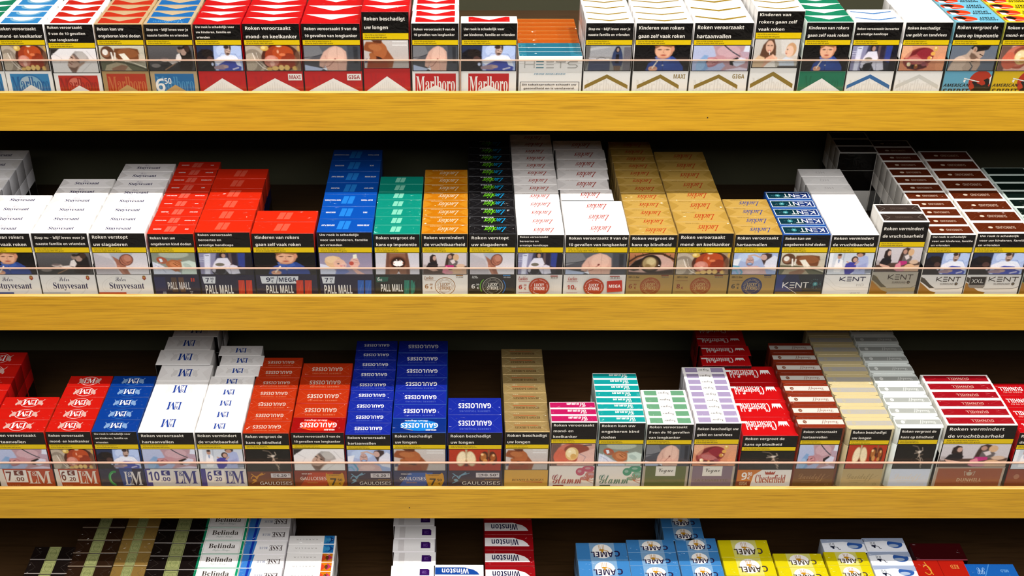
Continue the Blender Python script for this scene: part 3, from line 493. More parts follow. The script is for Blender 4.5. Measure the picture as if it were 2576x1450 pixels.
def b_lucky(bg, ring, disc, word, left, price, cents, pc, right=None, rc=None, ux=.5, mega=False, thin=None):
    def f(S):
        S.rect(0, 0, 1, 1, bg)
        if thin:
            for k in range(int(S.W / 1.2)): S.rect(k * 1.2 / S.W, 0, (k * 1.2 + .35) / S.W, 1, thin)
        r = 12.4
        S.ell(ux, .53, r, r, ring, 40); S.ell(ux, .53, r - .8, r - .8, disc, 40)
        S.ring(ux, .53, r - 3.9, r - 3.9, .35, ring if ring != disc else word, 36)
        S.arc('R.A.PATTERSON TOBACCO COMPANY', 'sb', ux, .53, r - 3.1, 1.5, word if disc != bg else ring, -118, 118)
        S.arc('RICHMOND VA. U.S.A.', 'sb', ux, .53, r - 3.1, 1.5, word if disc != bg else ring, -178, -132)
        for wd, v in (('LUCKY', .44), ('STRIKE', .61)): S.text(wd, 'sb', ux, v, (11.5 if wd == 'LUCKY' else 13.2) / S.W, .145, word)
        if left == 'Luckies': S.text('Luckies', 'si', .14, .13, 11 / S.W, .17, pc if mega or 1 else pc)
        elif left == 'blend': S.text('100% U.S. Blend', 'si', .15, .1, 13 / S.W, .09, '#4c3c1c')
        else: S.text('FLOW', 'sb', .12, .07, .1, .05, '#e8e8e8'); S.text('FILTER', 'sb', .13, .13, .13, .05, '#e8e8e8')
        wl = .24 * 55 / S.W; S.line([(.05, .27), (.05 + wl, .27)], .35, pc if bg != BK else '#2c2c28'); S.line([(.05, .79), (.05 + wl, .79)], .35, pc if bg != BK else '#2c2c28')
        S.text(price, 'sb', .09 if len(price) < 2 else .115, .53, None, .2, pc if bg != BK else '#e8e8e8')
        if cents: S.text('.' + cents, 'sb', .17 * 55 / S.W + .01, .44, None, .08, pc if bg != BK else '#e8e8e8')
        S.euro(.19 * 55 / S.W + (.005 if len(price) < 2 else .055), .6, .1, pc if bg != BK else '#e8e8e8')
        if right: S.rect(.74, .0, .9, .04, rc); S.text(right, 'sb', .83, .1, .15, .05, '#8c8478' if bg != BK else '#e8e8e8')
        if mega: S.poly([(.7, .25), (.94, .2), (.96, .72), (.71, .77)], '#c42c1c'); S.text('MEGA', 'sb', .83, .48, .19, .14, WH)
    return f
BR['lucky_orange'] = b_lucky('#f0ece6', '#b0741c', '#f0ece6', '#b0741c', 'Luckies', '6', '20', '#b0701c', 'FLOW', '#b0741c')
def f(S):
    b_lucky(BK, '#a8a49c', BK, '#f0eee8', 'flow', '6', '30', '#e8e8e8', 'ICE COLD', '#2c8cd4', .52)(S)
    S.ring(.5, .53, 14.6, 14.4, 1.1, '#6cc020', 20, 150, 225); S.ring(.55, .53, 13.8, 14.4, .9, '#2c84dc', 20, -40, 40)
BR['lucky_black'] = f
BR['lucky_red'] = b_lucky('#f2eeea', '#a85030', '#bc3c1c', WH, 'Luckies', '6', '30', '#b8281c', 'RED', '#a8342c', .5, thin='#e6e2de')
BR['lucky_redmega'] = b_lucky('#f2eeea', '#a85030', '#bc3c1c', WH, 'Luckies', '10', None, '#b8281c', 'RED', '#a8342c', .49, True, '#e6e2de')
BR['lucky_gold'] = b_lucky('#b8985c', '#a4562c', '#a4562c', '#d8bc84', 'blend', '6', '30', '#963c20', 'RED', '#843420', .52)
BR['lucky_gold8'] = b_lucky('#b8985c', '#a4562c', '#a4562c', '#d8bc84', 'blend', '8', None, '#8c2c1c', 'RED', '#843420', .5)
BR['lucky_goldblue'] = b_lucky('#b8985c', '#34406c', '#34406c', '#d8c08c', 'blend', '6', '20', '#2c2c2c', 'BLUE', '#2c3464', .5)
def kent(S, u0, v0, w, h, c, th=.9):
    def X(a): return u0 + a * w
    def Y(b): return v0 + b * h
    S.line([(X(0), Y(0)), (X(0), Y(1))], th, c); S.line([(X(.2), Y(0)), (X(.02), Y(.55)), (X(.22), Y(1))], th, c)
    for b in (.04, .5, .96): S.line([(X(.27), Y(b)), (X(.45), Y(b))], th, c)
    S.line([(X(.51), Y(1)), (X(.51), Y(0)), (X(.72), Y(1)), (X(.72), Y(0))], th, c); S.line([(X(.77), Y(.04)), (X(1), Y(.04))], th, c); S.line([(X(.885), Y(0)), (X(.885), Y(1))], th, c)
def burst(S, u, v, r, c, n=26):
    rs = random.Random(5)
    S.ell(u, v, r * .4, r * .4, '#3c8c94', 14); S.ell(u, v, r * .18, r * .18, '#a8dce0', 10)
    for k in range(n * 2):
        a = rs.random() * 6.283; q = r * (.3 + .7 * rs.random()); S.ell(u + q * math.cos(a) / S.W, v + q * math.sin(a) / S.H, .22, .22, c, 5); S.layer -= 1
    S.up()
def f(S):
    S.rect(0, 0, 1, 1, '#243a80'); S.poly([(.2, 0), (1, 0), (1, .78), (.35, .78), (.12, .3)], '#1c2850'); S.poly([(.45, 0), (1, 0), (1, .78), (.6, .78)], '#12202e')
    S.rect(0, .78, 1, .9, '#8c6c34'); burst(S, .85, .42, 7, '#a8e0e0'); kent(S, .15, .34, .56, .26, WH, 1.0); S.line([(.16, .48), (.47, .86)], .5, WH)
BR['kent_blue'] = f
def f(S):
    S.rect(0, 0, 1, 1, WH); S.line([(0, .12), (.1, .2), (.25, .5), (.4, .58), (1, .58)], .4, '#d8d4d0'); S.line([(.0, .3), (.14, .5), (.3, .72), (1, .74)], .4, '#dcd8d4')
    kent(S, .34, .1, .56, .19, '#2c2450', 1.1); S.text('HD', 'math', .8, .46, .16, .12, '#c4c0bc'); S.text('WHITE', 'math', .72, .84, .22, .06, '#b4b0ac')
BR['kent_white'] = f
def b_surround(silver, mid, light, xxl=False):
    def f(S):
        S.rect(0, 0, 1, 1, silver)
        S.poly([(0, .12), (.12, .2), (.22, .5), (.38, .66), (1, .62), (1, .8), (0, .8)], light); S.poly([(0, .1), (.08, .16), (.24, .46), (.36, .62), (.24, .62), (.1, .42), (0, .3)], mid)
        S.poly([(0, .34), (.12, .52), (.26, .74), (.4, .82), (.36, .96), (0, .96)], '#b07820'); S.line([(.36, .66), (.9, .64), (1, .54)], .5, mid)
        a = .36 if not xxl else .42
        kent(S, a, .1, .54, .2, '#3c2c28', 1.0); S.text('SURROUND', 'math', a + .25, .42, .3, .08, '#6c5c54'); S.ell(a + .46, .41, 1.9, 2.0, '#4c3c30', 12); S.ell(a + .46, .41, .7, .7, '#c8b89c', 8)
        if xxl: S.poly([(.06, .08), (.37, .08), (.36, .56), (.3, .6), (.1, .6), (.05, .5)], '#8c847c'); S.rect(.07, .1, .35, .46, '#1c1210'); S.text('XXL', 'math', .21, .28, .22, .18, '#e0dcd8')
    return f
BR['surround_silver'] = b_surround('#a8a294', '#6c6452', '#c4b490'); BR['surround'] = b_surround('#e0dedc', '#50483e', '#f0ece8'); BR['surround_xxl'] = b_surround('#e0dedc', '#50483e', '#f0ece8', True)
BR['surround_green'] = b_surround('#2c3820', '#1c2414', '#98a468')
def lm(S, u, v, w, h, c, c2=None):
    S.text('L', 'serb', u + w * .17, v, w * .36, h, c); S.text('M', 'serb', u + w * .66, v, w * .66, h, c); S.text('&', 'serb', u + w * .3, v - h * .28, w * .2, h * .36, c2 or c)
def b_lm(kind, price=None, cents=None):
    def f(S):
        bg = {'red': '#c84414', 'blue': '#2c2844', 'white': '#dcd6d2'}[kind]; c = {'red': '#e8dcd0', 'blue': '#dcd8d8', 'white': '#34388c'}[kind]
        S.rect(0, 0, 1, 1, bg)
        if kind == 'red': S.poly([(0, 0), (.09, 0), (.12, 1), (0, 1)], '#e4dad0'); S.text('FILTER', 'sb', .26, .88, .2, .06, '#d89c6c')
        if kind == 'white': S.poly([(0, 0), (.11, 0), (.12, 1), (0, 1)], '#5450a0'); S.ring(.7, .5, 13, 13, .5, '#cdc8c6', 30); S.text('FINEST', 'serb', .7, .93, .2, .05, '#8c88b0')
        if kind == 'blue':
            S.ring(.33, .5, 8, 12, 3.2, '#2c9c4c', 24, 90, 290); S.ring(.32, .5, 6, 9, 1.2, '#7cd08c', 24, 100, 260); S.poly([(.45, 0), (.75, 0), (.66, 1), (.5, 1)], '#2c4c94'); lm(S, .55, .5, .4, .72, c); return
        if price:
            ic = {'red': '#7c2818', 'white': '#34348c'}[kind]; q = .14 if len(price) == 1 else .06
            S.rect(q - .02, .06, .52 if len(price) == 1 else .46, .72, '#ece6e0'); S.text(price, 'sb', q + (.05 if len(price) == 1 else .1), .38, .1 if len(price) == 1 else .2, .5, ic)
            S.rect(q + (.15 if len(price) == 1 else .24), .08, q + (.32 if len(price) == 1 else .4), .34, ic); S.euro(q + (.235 if len(price) == 1 else .32), .21, .19, '#ece6e0'); S.text('.' + cents, 'sb', q + (.23 if len(price) == 1 else .31), .54, .17, .22, ic)
        lm(S, .54, .44, .42, .68, c)
    return f
BR['lm_red7'] = b_lm('red', '7', '00'); BR['lm_red6'] = b_lm('red', '6', '20'); BR['lm_blue'] = b_lm('blue'); BR['lm_white10'] = b_lm('white', '10', '00'); BR['lm_white6'] = b_lm('white', '6', '20')
def helm(S, u, v, k, c):
    S.ring(u, v + .22, 4.5 * k, 5 * k, 1.1 * k, c, 16, 180, 330); S.line([(u - .06, v - .1), (u + .03, v + .1), (u + .06, v + .24)], 1.3 * k, c)
    for q in range(4): S.line([(u + .06, v + .22 - q * .05), (u + .1 + .03 * q, v + .04 - q * .07), (u + .26 - .02 * q, v - .12 + .03 * q)], .9 * k, c)
    S.ell(u + .0, v + .3, 2.6 * k, 1.9 * k, c, 12); S.line([(u - .07, v + .5), (u + .05, v + .34)], 1.2 * k, c)
def b_gaul(bg, hc, price, giga=False, band='#a8883c'):
    def f(S):
        S.rect(0, 0, 1, 1, bg); helm(S, .14, .24, 1, hc); S.rect(.52, .1, .96, .38, '#cfc8cc')
        S.text('GIGA' if giga else '20', 'sb', .6, .19 if not giga else .2, .08, .09, '#6c6068'); S.text('36' if giga else 'STK', 'sb', .6, .3, .06, .07, '#6c6068')
        S.text(price, 'sb', .76, .24, .22 if not giga else .28, .15, '#3c3038'); S.euro(.925, .19, .08, '#3c3038')
        S.text('BLONDES', 'sb', .82, .49, .26, .07, '#a87c34'); S.text('GAULOISES', 'math', .62, .72, .72, .19, '#ece6e0')
    return f
BR['gaul_red'] = b_gaul('#74351c', '#d89430', '6.20'); BR['gaul_blue'] = b_gaul('#3a2e44', '#8cb4cc', '6.20'); BR['gaul_giga'] = b_gaul('#3a2e44', '#8cb4cc', '10.50', True)
def b_gaulmega(bg, mid):
    def f(S):
        S.rect(0, 0, 1, 1, bg); S.poly([(.3, .1), (.75, .1), (.6, .9), (.1, .9)], mid)
        S.poly([(.61, .1), (.63, .2), (.88, .2), (.92, .1), (.95, .25), (.96, .6), (.9, .96), (.66, .96), (.62, .6), (.6, .3)], '#dc9c0c')
        S.text('MEGA BOX', 'sb', .24, .18, .2, .07, '#e8dcd4'); S.text('GAULOISES', 'math', .36, .46, .5, .2, '#f0ece8'); S.text('Blondes', 'math', .34, .7, .2, .1, '#dca040')
        S.text('26 sigaretten', 'sb', .76, .26, .2, .07, '#5c3c10'); S.text('7', 'sb', .74, .66, .12, .42, '#2c2018'); S.text('50', 'sb', .87, .54, .09, .15, '#2c2018'); S.euro(.87, .76, .12, '#2c2018')
    return f
BR['gaul_mega_red'] = b_gaulmega('#8c2c14', '#c84014'); BR['gaul_mega_blue'] = b_gaulmega('#30345c', '#3c64b0')
def f(S):
    S.rect(0, 0, 1, 1, '#e8b450'); S.text('BENSON & HEDGES', 'si', .54, .56, .74, .13, '#3c2410'); S.poly([(.3, .66), (.9, .68), (.86, .72), (.5, .69)], '#c0401c')
BR['benson'] = f
def b_glamm(c1, c2, word, band):
    def f(S):
        S.rect(0, 0, 1, 1, '#eae2da')
        for (u, v, rx, ry, a, c) in ((.95, .4, 8, 9, 0, c2), (.8, .58, 6, 5, 0, c2), (.69, .26, 5.5, 10, 0, c1), (.87, .12, 8, 8, 0, c1)):
            S.ell(u, v, rx, ry * .62, c, 20); S.ell(u - .015, v - .02, rx * .45, ry * .22, '#f0c4c8' if c1 > '#a' else '#c4e4d4', 14)
        for q in range(7):
            a = -2.6 + q * .5; S.line([(.86, .68), (.86 + .16 * math.cos(a), .68 + .3 * math.sin(a))], .5, '#dc7c5c')
        S.text('Glamm', 'scr', .4, .6, .66, .42, word); S.rect(.09, .87, .33, .96, band)
    return f
BR['glamm_pink'] = b_glamm('#dc6c84', '#e89c94', '#b44c54', '#8c2c2c'); BR['glamm_green'] = b_glamm('#5cac88', '#a0ccb0', '#5c8c7c', '#2c5c4c')
def b_vogue(c):
    def f(S):
        S.rect(0, 0, 1, 1, '#dccfc0'); S.rect(.05, 0, .95, 1, c); S.rect(.28, .0, .72, .46, '#e8e2d8'); S.text('Vogue', 'scr', .5, .22, .34, .26, '#4c4438')
        S.text('LA CIGARETTE', 'math', .5, .66, .74, .11, '#7a7460')
    return f
BR['vogue_green'] = b_vogue('#6c7444'); BR['vogue_lilac'] = b_vogue('#a08c98')
def crown(S, u, v, w, h, c):
    S.poly([(u - w, v - h), (u - w * .55, v + h * .1), (u - w * .5, v - h * .7), (u - w * .2, v + h * .1), (u, v - h), (u + w * .2, v + h * .1), (u + w * .5, v - h * .7), (u + w * .55, v + h * .1), (u + w, v - h), (u + w * .8, v + h), (u - w * .8, v + h)], c)
def f(S):
    S.rect(0, 0, 1, 1, '#eae4de'); S.poly([(0, 0), (.45, 0), (.3, .3), (.26, .95), (0, .95)], '#dc7c1c'); S.text('9', 'sb', .13, .36, .1, .42, WH); S.text('90', 'sb', .23, .24, .08, .2, WH); S.euro(.22, .46, .16, WH)
    S.rect(0, .64, .26, .9, '#8c2c18'); S.text('GIGA', 'sb', .13, .77, .15, .18, '#f0d8b0'); S.text('Chesterfield', 'serb', .62, .5, .56, .46, '#b8402c'); crown(S, .6, .16, .1, .1, '#c0442c')
BR['chester'] = f
def b_david(c, inkc, word=True):
    def f(S):
        S.rect(0, 0, 1, 1, c); S.text('Davidoff', 'scr', .46, .46, .66, .42, inkc); S.line([(.52, .84), (.92, .32)], .35, inkc); S.rect(.2, .62, .66, .63, inkc); S.text('CLASSIC', 'math', .34, .72, .22, .05, inkc); S.ring(.86, .82, 2, 2, .5, inkc, 14)
    return f
BR['david_brown'] = b_david('#7c4c20', '#b0845c'); BR['david_cream'] = b_david('#d8c090', '#b09c70'); BR['david_white'] = b_david('#d4dcec', '#e0d8d0')
def f(S):
    S.rect(0, 0, 1, 1, '#dcc8b8'); S.rect(.035, .06, .965, 1, '#a85838'); S.ell(.5, .32, 3.6, 3, '#e0ccb8', 14); S.line([(.44, .42), (.42, .2), (.46, .26)], .8, '#e0ccb8'); S.line([(.56, .42), (.58, .2), (.54, .26)], .8, '#e0ccb8'); S.ell(.5, .16, 1.3, 1.1, '#e0ccb8', 10)
    S.text('DUNHILL', 'sb', .52, .62, .36, .16, '#ecd0b4'); S.text('LONDON', 'math', .52, .76, .3, .04, '#d8a484')
BR['dunhill'] = f
def f(S):
    S.rect(0, 0, 1, 1, '#984024'); S.ell(.2, .4, 3.6, 4, '#c08468', 14); S.rect(.42, .2, 1, .66, '#d8d0c4'); S.text('DUNHILL', 'sb', .72, .4, .5, .2, '#3c2c28')
BR['dunhill_red'] = f
def f(S): S.rect(0, 0, 1, 1, '#e8e6e4')
BR['plain'] = f

# ---- top prints (u to the right; FL marks designs whose lettering reads from the rear)
FL = set()
def T(name, flip=True):
    def d(fn): TP[name] = fn; (FL.add(name) if flip else None); return fn
    return d
def folds(S, c, c2=None):
    """the folded film ends lie double over the card: two faint triangles"""
    a = min(.28, 11 / S.W); S.poly([(0, 0), (a, .52), (0, 1)], c); S.poly([(1, 0), (1 - a, .48), (1, 1)], c2 or c)
def t_chev(bg, pk, margin=0, word=None):
    def f(S):
        S.rect(0, 0, 1, 1, pk if margin else bg); m = margin
        if m: S.rect(m, .06, 1 - m, .9, bg)
        S.poly([(.04 + m, 0), (.96 - m, 0), (.5, .62)], pk)
        if word: S.text('orobi', 'serb', .45, .6, .5, .4, word)
    return f
TP['red'] = t_chev(RD, WH); TP['green'] = t_chev('#0a7d5a', WH); TP['redm'] = t_chev(RD, WH, .08); TP['redmw'] = t_chev(RD, WH, .13)
TP['ball_red'] = t_chev('#c81c10', WH, .1); TP['cream_red'] = t_chev('#c63018', '#dcc0a0', .06); TP['cream_blue'] = t_chev('#1f6cb4', '#dcc8ac', .06)
def f(S): t_chev('#1f6cb4', '#dcc8ac', .06)(S); s2 = S.flip; S.flip = True; S.text('Marlboro', 'serb', .5, .32, .66, .4, '#5c9cd4'); S.flip = s2
TP['cream_blue_word'] = f
def f(S): S.rect(0, 0, 1, 1, WH); S.rect(.1, .06, .9, .95, '#3a8ccc'); S.ell(.5, .1, 15, S.H * .62, '#9cc8e4', 24); S.ell(.5, .02, 12, S.H * .5, WH, 24); S.rect(0, 0, 1, .06, WH)
TP['ball_blue'] = f
def t_v(c):
    def f(S):
        S.rect(0, 0, 1, 1, WH); folds(S, '#e4e2e0'); S.poly([(.04, .28), (.5, .64), (.92, .28), (.92, .42), (.5, .82), (.04, .42)], c); s2 = S.flip; S.flip = True; S.text('GOLD', 'math', .53, .68, .16, .12, '#d4d0cc'); S.flip = s2
    return f
TP['gold'] = t_v(GOLD); TP['blue_v'] = t_v('#4a80c0'); TP['grey_v'] = t_v('#dcdad6')
def t_spirit(bg):
    def f(S):
        S.rect(0, 0, 1, 1, bg); S.ell(.24, .5, 14, S.H * .45, '#d83c14', 24); S.poly([(.02, .2), (.2, .1), (.3, .4), (.22, .6), (.1, .5)], BK); S.poly([(.05, .5), (.16, .6), (.2, .9), (.06, .9)], WH); S.line([(.22, .7), (.5, .84)], .9, WH)
        s2 = S.flip; S.flip = True; S.text('SPIRIT', 'sbi', .28, .64, .34, .3, BK); S.text('AMERICAN', 'sbi', .28, .3, .4, .2, BK); S.flip = s2
    return f
TP['spirit_blue'] = t_spirit('#86c8e4'); TP['spirit_yellow'] = t_spirit('#ecd000')
def f(S): S.rect(0, 0, 1, 1, '#2c7c94'); S.rect(.12, 0, .82, 1, '#246e88'); S.line([(0, .2), (.12, .8)], .4, '#5ca4b8'); S.line([(.88, .8), (1, .2)], .4, '#5ca4b8')
TP['teal_stick'] = f
def f(S): S.rect(0, 0, 1, 1, '#b85410'); S.rect(.0, .0, 1, .1, '#dc9450')
TP['orange_stick'] = f
@T('stuy', False)
def f(S):
    S.rect(0, 0, 1, 1, '#f0eeee'); folds(S, '#dcd9d8', '#e6e4e2'); S.text('Peter', 'scr', .46, .24, .12, .26, '#b0aab8'); S.text('Stuyvesant', 'serb', .5, .56, .46, .4, '#241c54')
def t_pall(bg, bar, words=None, wc=WH):
    def f(S):
        S.rect(0, 0, 1, 1, bg); S.rect(.36, .0, .64, 1, bar + '' if 0 else bg)
        for k in (0, .115): S.poly([(.44 + k, .2), (.54 + k, .2), (.5 + k, .84), (.4 + k, .84)], bar)
        if words: S.text(words[0], 'sb', .17, .5, .02 * len(words[0]) + .02, .11, wc); S.text(words[1], 'sb', .82, .5, .02 * len(words[1]) + .02, .11, wc)
    return f
for k, w in enumerate((('SEE', 'DISCOVER'), ('OLD FRIENDS', 'NEW STORIES'), ('BUSY DAY', 'RELAXED'), ('SEE', 'DISCOVER'), ('AFTER WORK', 'BEFORE PLAY'))): TP['pall_slim%d' % k] = t_pall('#dc2c18', '#f07060', w); FL.add('pall_slim%d' % k)
TP['pall_red'] = t_pall('#dc2c14', '#f06450'); FL.add('pall_red')
for k, w in enumerate((('AFTER WORK', 'BEFORE PLAY'), ('SEE', 'DISCOVER'), ('BUSY TIMES', 'NEW CHALLENGES'), ('BUSY DAY', 'RELAXED'))): TP['pall_blue%d' % k] = t_pall('#0c50b4', '#2c84e0', w); FL.add('pall_blue%d' % k)
TP['pall_green'] = t_pall('#10907c', '#9ce4cc'); FL.add('pall_green')
def t_luck(bg, c, sub=None, sc=None, fold=None, under=False):
    def f(S):
        S.rect(0, 0, 1, 1, bg)
        if fold: folds(S, fold)
        S.text('Luckies', 'si', .44, .44, 24 / S.W, .56, c, .3)
        if sub: S.text(sub, 'sb', .7, .87, .26, .1, sc)
    return f
TP['luck_orange'] = t_luck('#c87810', '#f8e8cc', 'FLOW FILTER', '#f4dcb0', '#d08a24'); TP['luck_white'] = t_luck('#f2eeec', '#b83828', 'ORIGINAL RED', '#dcd4d0', '#e4e0de')
TP['luck_gold'] = t_luck('#c8a45c', '#b84020', '100% U.S. BLEND', '#a88848', '#b8944c'); TP['luck_goldb'] = t_luck('#c8a45c', '#4c5490', '100% U.S. BLEND', '#a08450', '#b8944c')
@T('luck_black')
def f(S):
    S.rect(0, 0, 1, 1, '#151416'); S.line([(.02, .04), (.24, .5), (.02, .96)], .25, '#48484c'); S.line([(.98, .04), (.76, .5), (.98, .96)], .25, '#48484c')
    S.text2('Luckies', 'si', .45, .5, .46, .6, '#18a0dc', '#78dc28', .42, .3); S.text('ICE COLD', 'sb', .6, .87, .26, .12, '#e8f0f0')
for k in ('luck_orange', 'luck_white', 'luck_gold', 'luck_goldb'): FL.add(k)
@T('kent_blue')
def f(S):
    S.rect(0, 0, 1, 1, '#1c50a0'); S.rect(.02, .1, .98, .9, '#e0e8f4'); S.rect(.035, .15, .965, .85, '#1c3474'); S.poly([(.4, .15), (.965, .15), (.965, .85), (.5, .85)], '#0c3440'); burst(S, .74, .5, S.H * .38, '#b0ece8', 16); kent(S, .1, .26, .52, .44, WH, 1.2)
@T('kent_hd')
def f(S): S.rect(0, 0, 1, 1, WH); folds(S, '#e8e6e4'); S.text('HD', 'math', .52, .5, .2, .26, '#d0cccc')
@T('sur_brown')
def f(S):
    S.rect(0, 0, 1, 1, WH); S.rect(.03, .1, .97, .92, '#5c2410'); S.text('SURROUND', 'math', .42, .5, .36, .22, '#f0dccc'); S.ell(.7, .5, 2.8, 2.4, '#f4e4d4', 14); folds_line(S, '#8c5840')
def folds_line(S, c): S.line([(.04, .12), (.2, .5), (.04, .9)], .2, c); S.line([(.96, .12), (.8, .5), (.96, .9)], .2, c)
@T('sur_dark')
def f(S): S.rect(0, 0, 1, 1, '#dcdad8'); S.rect(.03, .1, .97, .92, '#3c322e'); S.text('SURROUND', 'math', .5, .5, .36, .22, '#6c605a'); folds_line(S, '#9c948c')
@T('sur_green')
def f(S): S.rect(0, 0, 1, 1, '#b4c4bc'); S.rect(.03, .1, .97, .92, '#101c18')
def t_lm(bg, c, lc, side=None, ringc=None):
    def f(S):
        S.rect(0, 0, 1, 1, bg)
        if bg == WH: folds(S, '#e8e5e3')
        if ringc: S.ring(.5, .5, S.H * .52, S.H * .42, .6, ringc, 28)
        for sgn in (-1, 1):
            u = .5 + sgn * .19; S.ell(u, .5, 3.0, S.H * .2, c, 12); S.ell(u + sgn * .045, .35, 1.6, S.H * .12, c, 10); S.line([(u, .5), (u + sgn * .07, .78)], 1, c); S.line([(u, .5), (u - sgn * .05, .7)], 1, c)
        lm(S, .37, .5, .26, .46, lc)
        if side: S.text(side, 'sb', .93, .5, .02, .5, c)
    return f
TP['lm_red'] = t_lm('#cc1c14', '#f0c8c0', WH, None, '#f4dcd8'); TP['lm_blue'] = t_lm('#0c3c94', '#98b4dc', WH, None, '#4c88c8'); TP['lm_white'] = t_lm(WH, '#dedbd9', '#2444a0')
TP['lm_red_up'] = TP['lm_red']
for k in ('lm_red', 'lm_blue', 'lm_white'): FL.add(k)
def t_gaul(bg, c=WH, sub='#e8b8a0'):
    def f(S): S.rect(0, 0, 1, 1, bg); folds_line(S, sub); S.text('GAULOISES', 'sb', .5, .52, .62, .3, c); S.text('LIBERTE TOUJOURS', 'sb', .5, .2, .58, .13, sub)
    return f
TP['gaul_red'] = t_gaul('#bc3414', '#f4e0d4', '#d87c5c'); TP['gaul_blue'] = t_gaul('#1c2c9c', WH, '#5c6cc0')
def t_gaulm(bg, mid):
    def f(S):
        S.rect(0, 0, 1, 1, bg); S.ell(.5, .5, S.W * .36, S.H * .4, mid, 24); S.text('GAULOISES', 'sb', .5, .5, .7, .34, WH); S.text('Liberte Toujours', 'scr', .56, .84, .44, .18, WH); S.text('MEGA BOX', 'sb', .28, .16, .2, .1, WH); S.line([(.62, .14), (.8, .28)], .6, '#f0a030')
    return f
TP['gaulm_red'] = t_gaulm('#9c1010', '#e02c14'); TP['gaulm_blue'] = t_gaulm('#0c2c80', '#1c80d8')
for k in ('gaul_red', 'gaul_blue', 'gaulm_red', 'gaulm_blue'): FL.add(k)
@T('benson')
def f(S): S.rect(0, 0, 1, 1, foil('#b89c64')); folds_line(S, '#e4d4a8'); S.text('BENSON & HEDGES', 'si', .48, .42, .6, .24, '#4c2c14'); S.poly([(.22, .62), (.8, .66), (.8, .7), (.3, .68)], '#c84c28'); S.text('***', 'sb', .72, .86, .12, .1, '#f0e4c0')
def t_glamm(c):
    def f(S): S.rect(0, 0, 1, 1, WH); S.rect(.0, .08, 1, .92, c); S.text('Glamm', 'scr', .42, .5, .42, .66, WH)
    return f
TP['glamm_pink'] = t_glamm('#b81c5c'); TP['glamm_teal'] = t_glamm('#149c9c')
def t_vogue(c):
    def f(S): S.rect(0, 0, 1, 1, WH); S.rect(.05, .1, .94, .9, c); S.rect(.34, 0, .66, 1, WH); S.text('Vogue', 'scr', .5, .5, .26, .56, '#4c443a')
    return f
TP['vogue_green'] = t_vogue('#7cac8c'); TP['vogue_lilac'] = t_vogue('#c0b4d4')
@T('chester')
def f(S): S.rect(0, 0, 1, 1, '#c81418'); S.text('Chesterfield', 'serb', .62, .54, .56, .5, WH); crown(S, .2, .62, .1, .15, WH); S.rect(.86, .66, .99, .78, WH)
def t_david(c, band, inkc):
    def f(S): S.rect(0, 0, 1, 1, c); S.rect(.0, .3, 1, .74, band); S.text('Davidoff', 'scr', .3, .52, .36, .36, inkc); S.ell(.84, .52, 2.4, S.H * .15, inkc, 12); S.line([(.82, .46), (.86, .58)], .5, band)
    return f
TP['david_brown'] = t_david('#8c3420', '#c8c4bc', '#8c5844'); TP['david_cream'] = t_david('#ecdcb0', '#a8a49c', '#d8d0b8'); TP['david_white'] = t_david('#e4ece8', '#9ca09c', '#dce0dc')
@T('dunhill')
def f(S): S.rect(0, 0, 1, 1, WH); S.rect(.03, .12, .97, .9, '#a01420'); folds_line(S, '#c45c64'); S.text('DUNHILL', 'sb', .47, .5, .32, .3, '#e8bcb4'); S.text('INTERNATIONAL', 'sb', .47, .24, .26, .1, '#cc6c68')
@T('dunhill_red')
def f(S): S.rect(0, 0, 1, 1, '#c01018'); S.text('DUNHILL', 'sb', .62, .55, .5, .34, WH); S.text('MADE IN EU', 'sb', .62, .24, .4, .12, '#f0c0b8')
for k in ('glamm_pink', 'glamm_teal', 'vogue_green', 'vogue_lilac', 'david_brown', 'david_cream', 'david_white'): FL.add(k)
# bottom shelf
def t_seal(bg, edge):
    def f(S):
        S.rect(0, 0, 1, 1, bg); S.rect(0, .93, 1, 1, edge); folds_line(S, '#58504a'); S.rect(.36, 0, .64, 1, '#a4a878'); S.rect(.375, 0, .385, 1, '#6c7450'); S.rect(.615, 0, .625, 1, '#6c7450'); S.ring(.5, .5, 4, S.H * .3, .5, '#7c8458', 16); S.text('ACCIJNS', 'sb', .5, .5, .18, .2, '#7c8458'); S.rect(.4, .12, .6, .16, '#848c60'); S.rect(.4, .84, .6, .88, '#848c60')
    return f
TP['seal_black'] = t_seal('#181210', '#8c8480'); TP['seal_brown'] = t_seal('#2c1c12', '#9c8c7c'); TP['seal_gold'] = t_seal('#8c7040', '#c8b48c')
@T('belinda', False)
def f(S): S.rect(0, 0, 1, 1, '#14a070'); S.rect(.055, .02, .945, .97, '#f0eeec'); S.rect(.08, .0, .085, 1, '#c0b8a8'); S.rect(.915, 0, .92, 1, '#c0b8a8'); S.text('Belinda', 'serb', .5, .38, .62, .36, '#4c4440'); S.text('Super Kings', 'scr', .5, .72, .4, .2, '#a8b8b0')
@T('esse')
def f(S): S.rect(0, 0, 1, 1, '#f2f0f0'); S.poly([(.76, 0), (1, 0), (1, 1), (.72, 1)], '#4c8cdc'); S.poly([(.8, 0), (.86, 0), (.84, 1), (.78, 1)], '#1c3cb8'); S.text('ESSE', 'serb', .24, .46, .32, .4, '#544848'); S.text('BLUE', 'serb', .54, .46, .2, .18, '#a8b0cc')
def t_karelia(flower):
    def f(S):
        S.rect(0, 0, 1, 1, '#f2f0ee'); S.text('K A R E L I A', 'math', .62, .55, .46, .14, '#8c8884')
        c1, c2, c3 = (('#e0841c', '#c83c6c', '#6c4420') if flower else ('#2c80c8', '#1c4c94', '#4ca4dc'))
        S.rect(.03, 0, .25, 1, c1); S.poly([(.03, .5), (.14, .1), (.12, .9)], c2); S.poly([(.25, .0), (.14, .5), (.25, .9)], c3 if not flower else '#e04c2c'); S.ell(.14, .5, 2.2, S.H * .25, c3, 10)
    return f
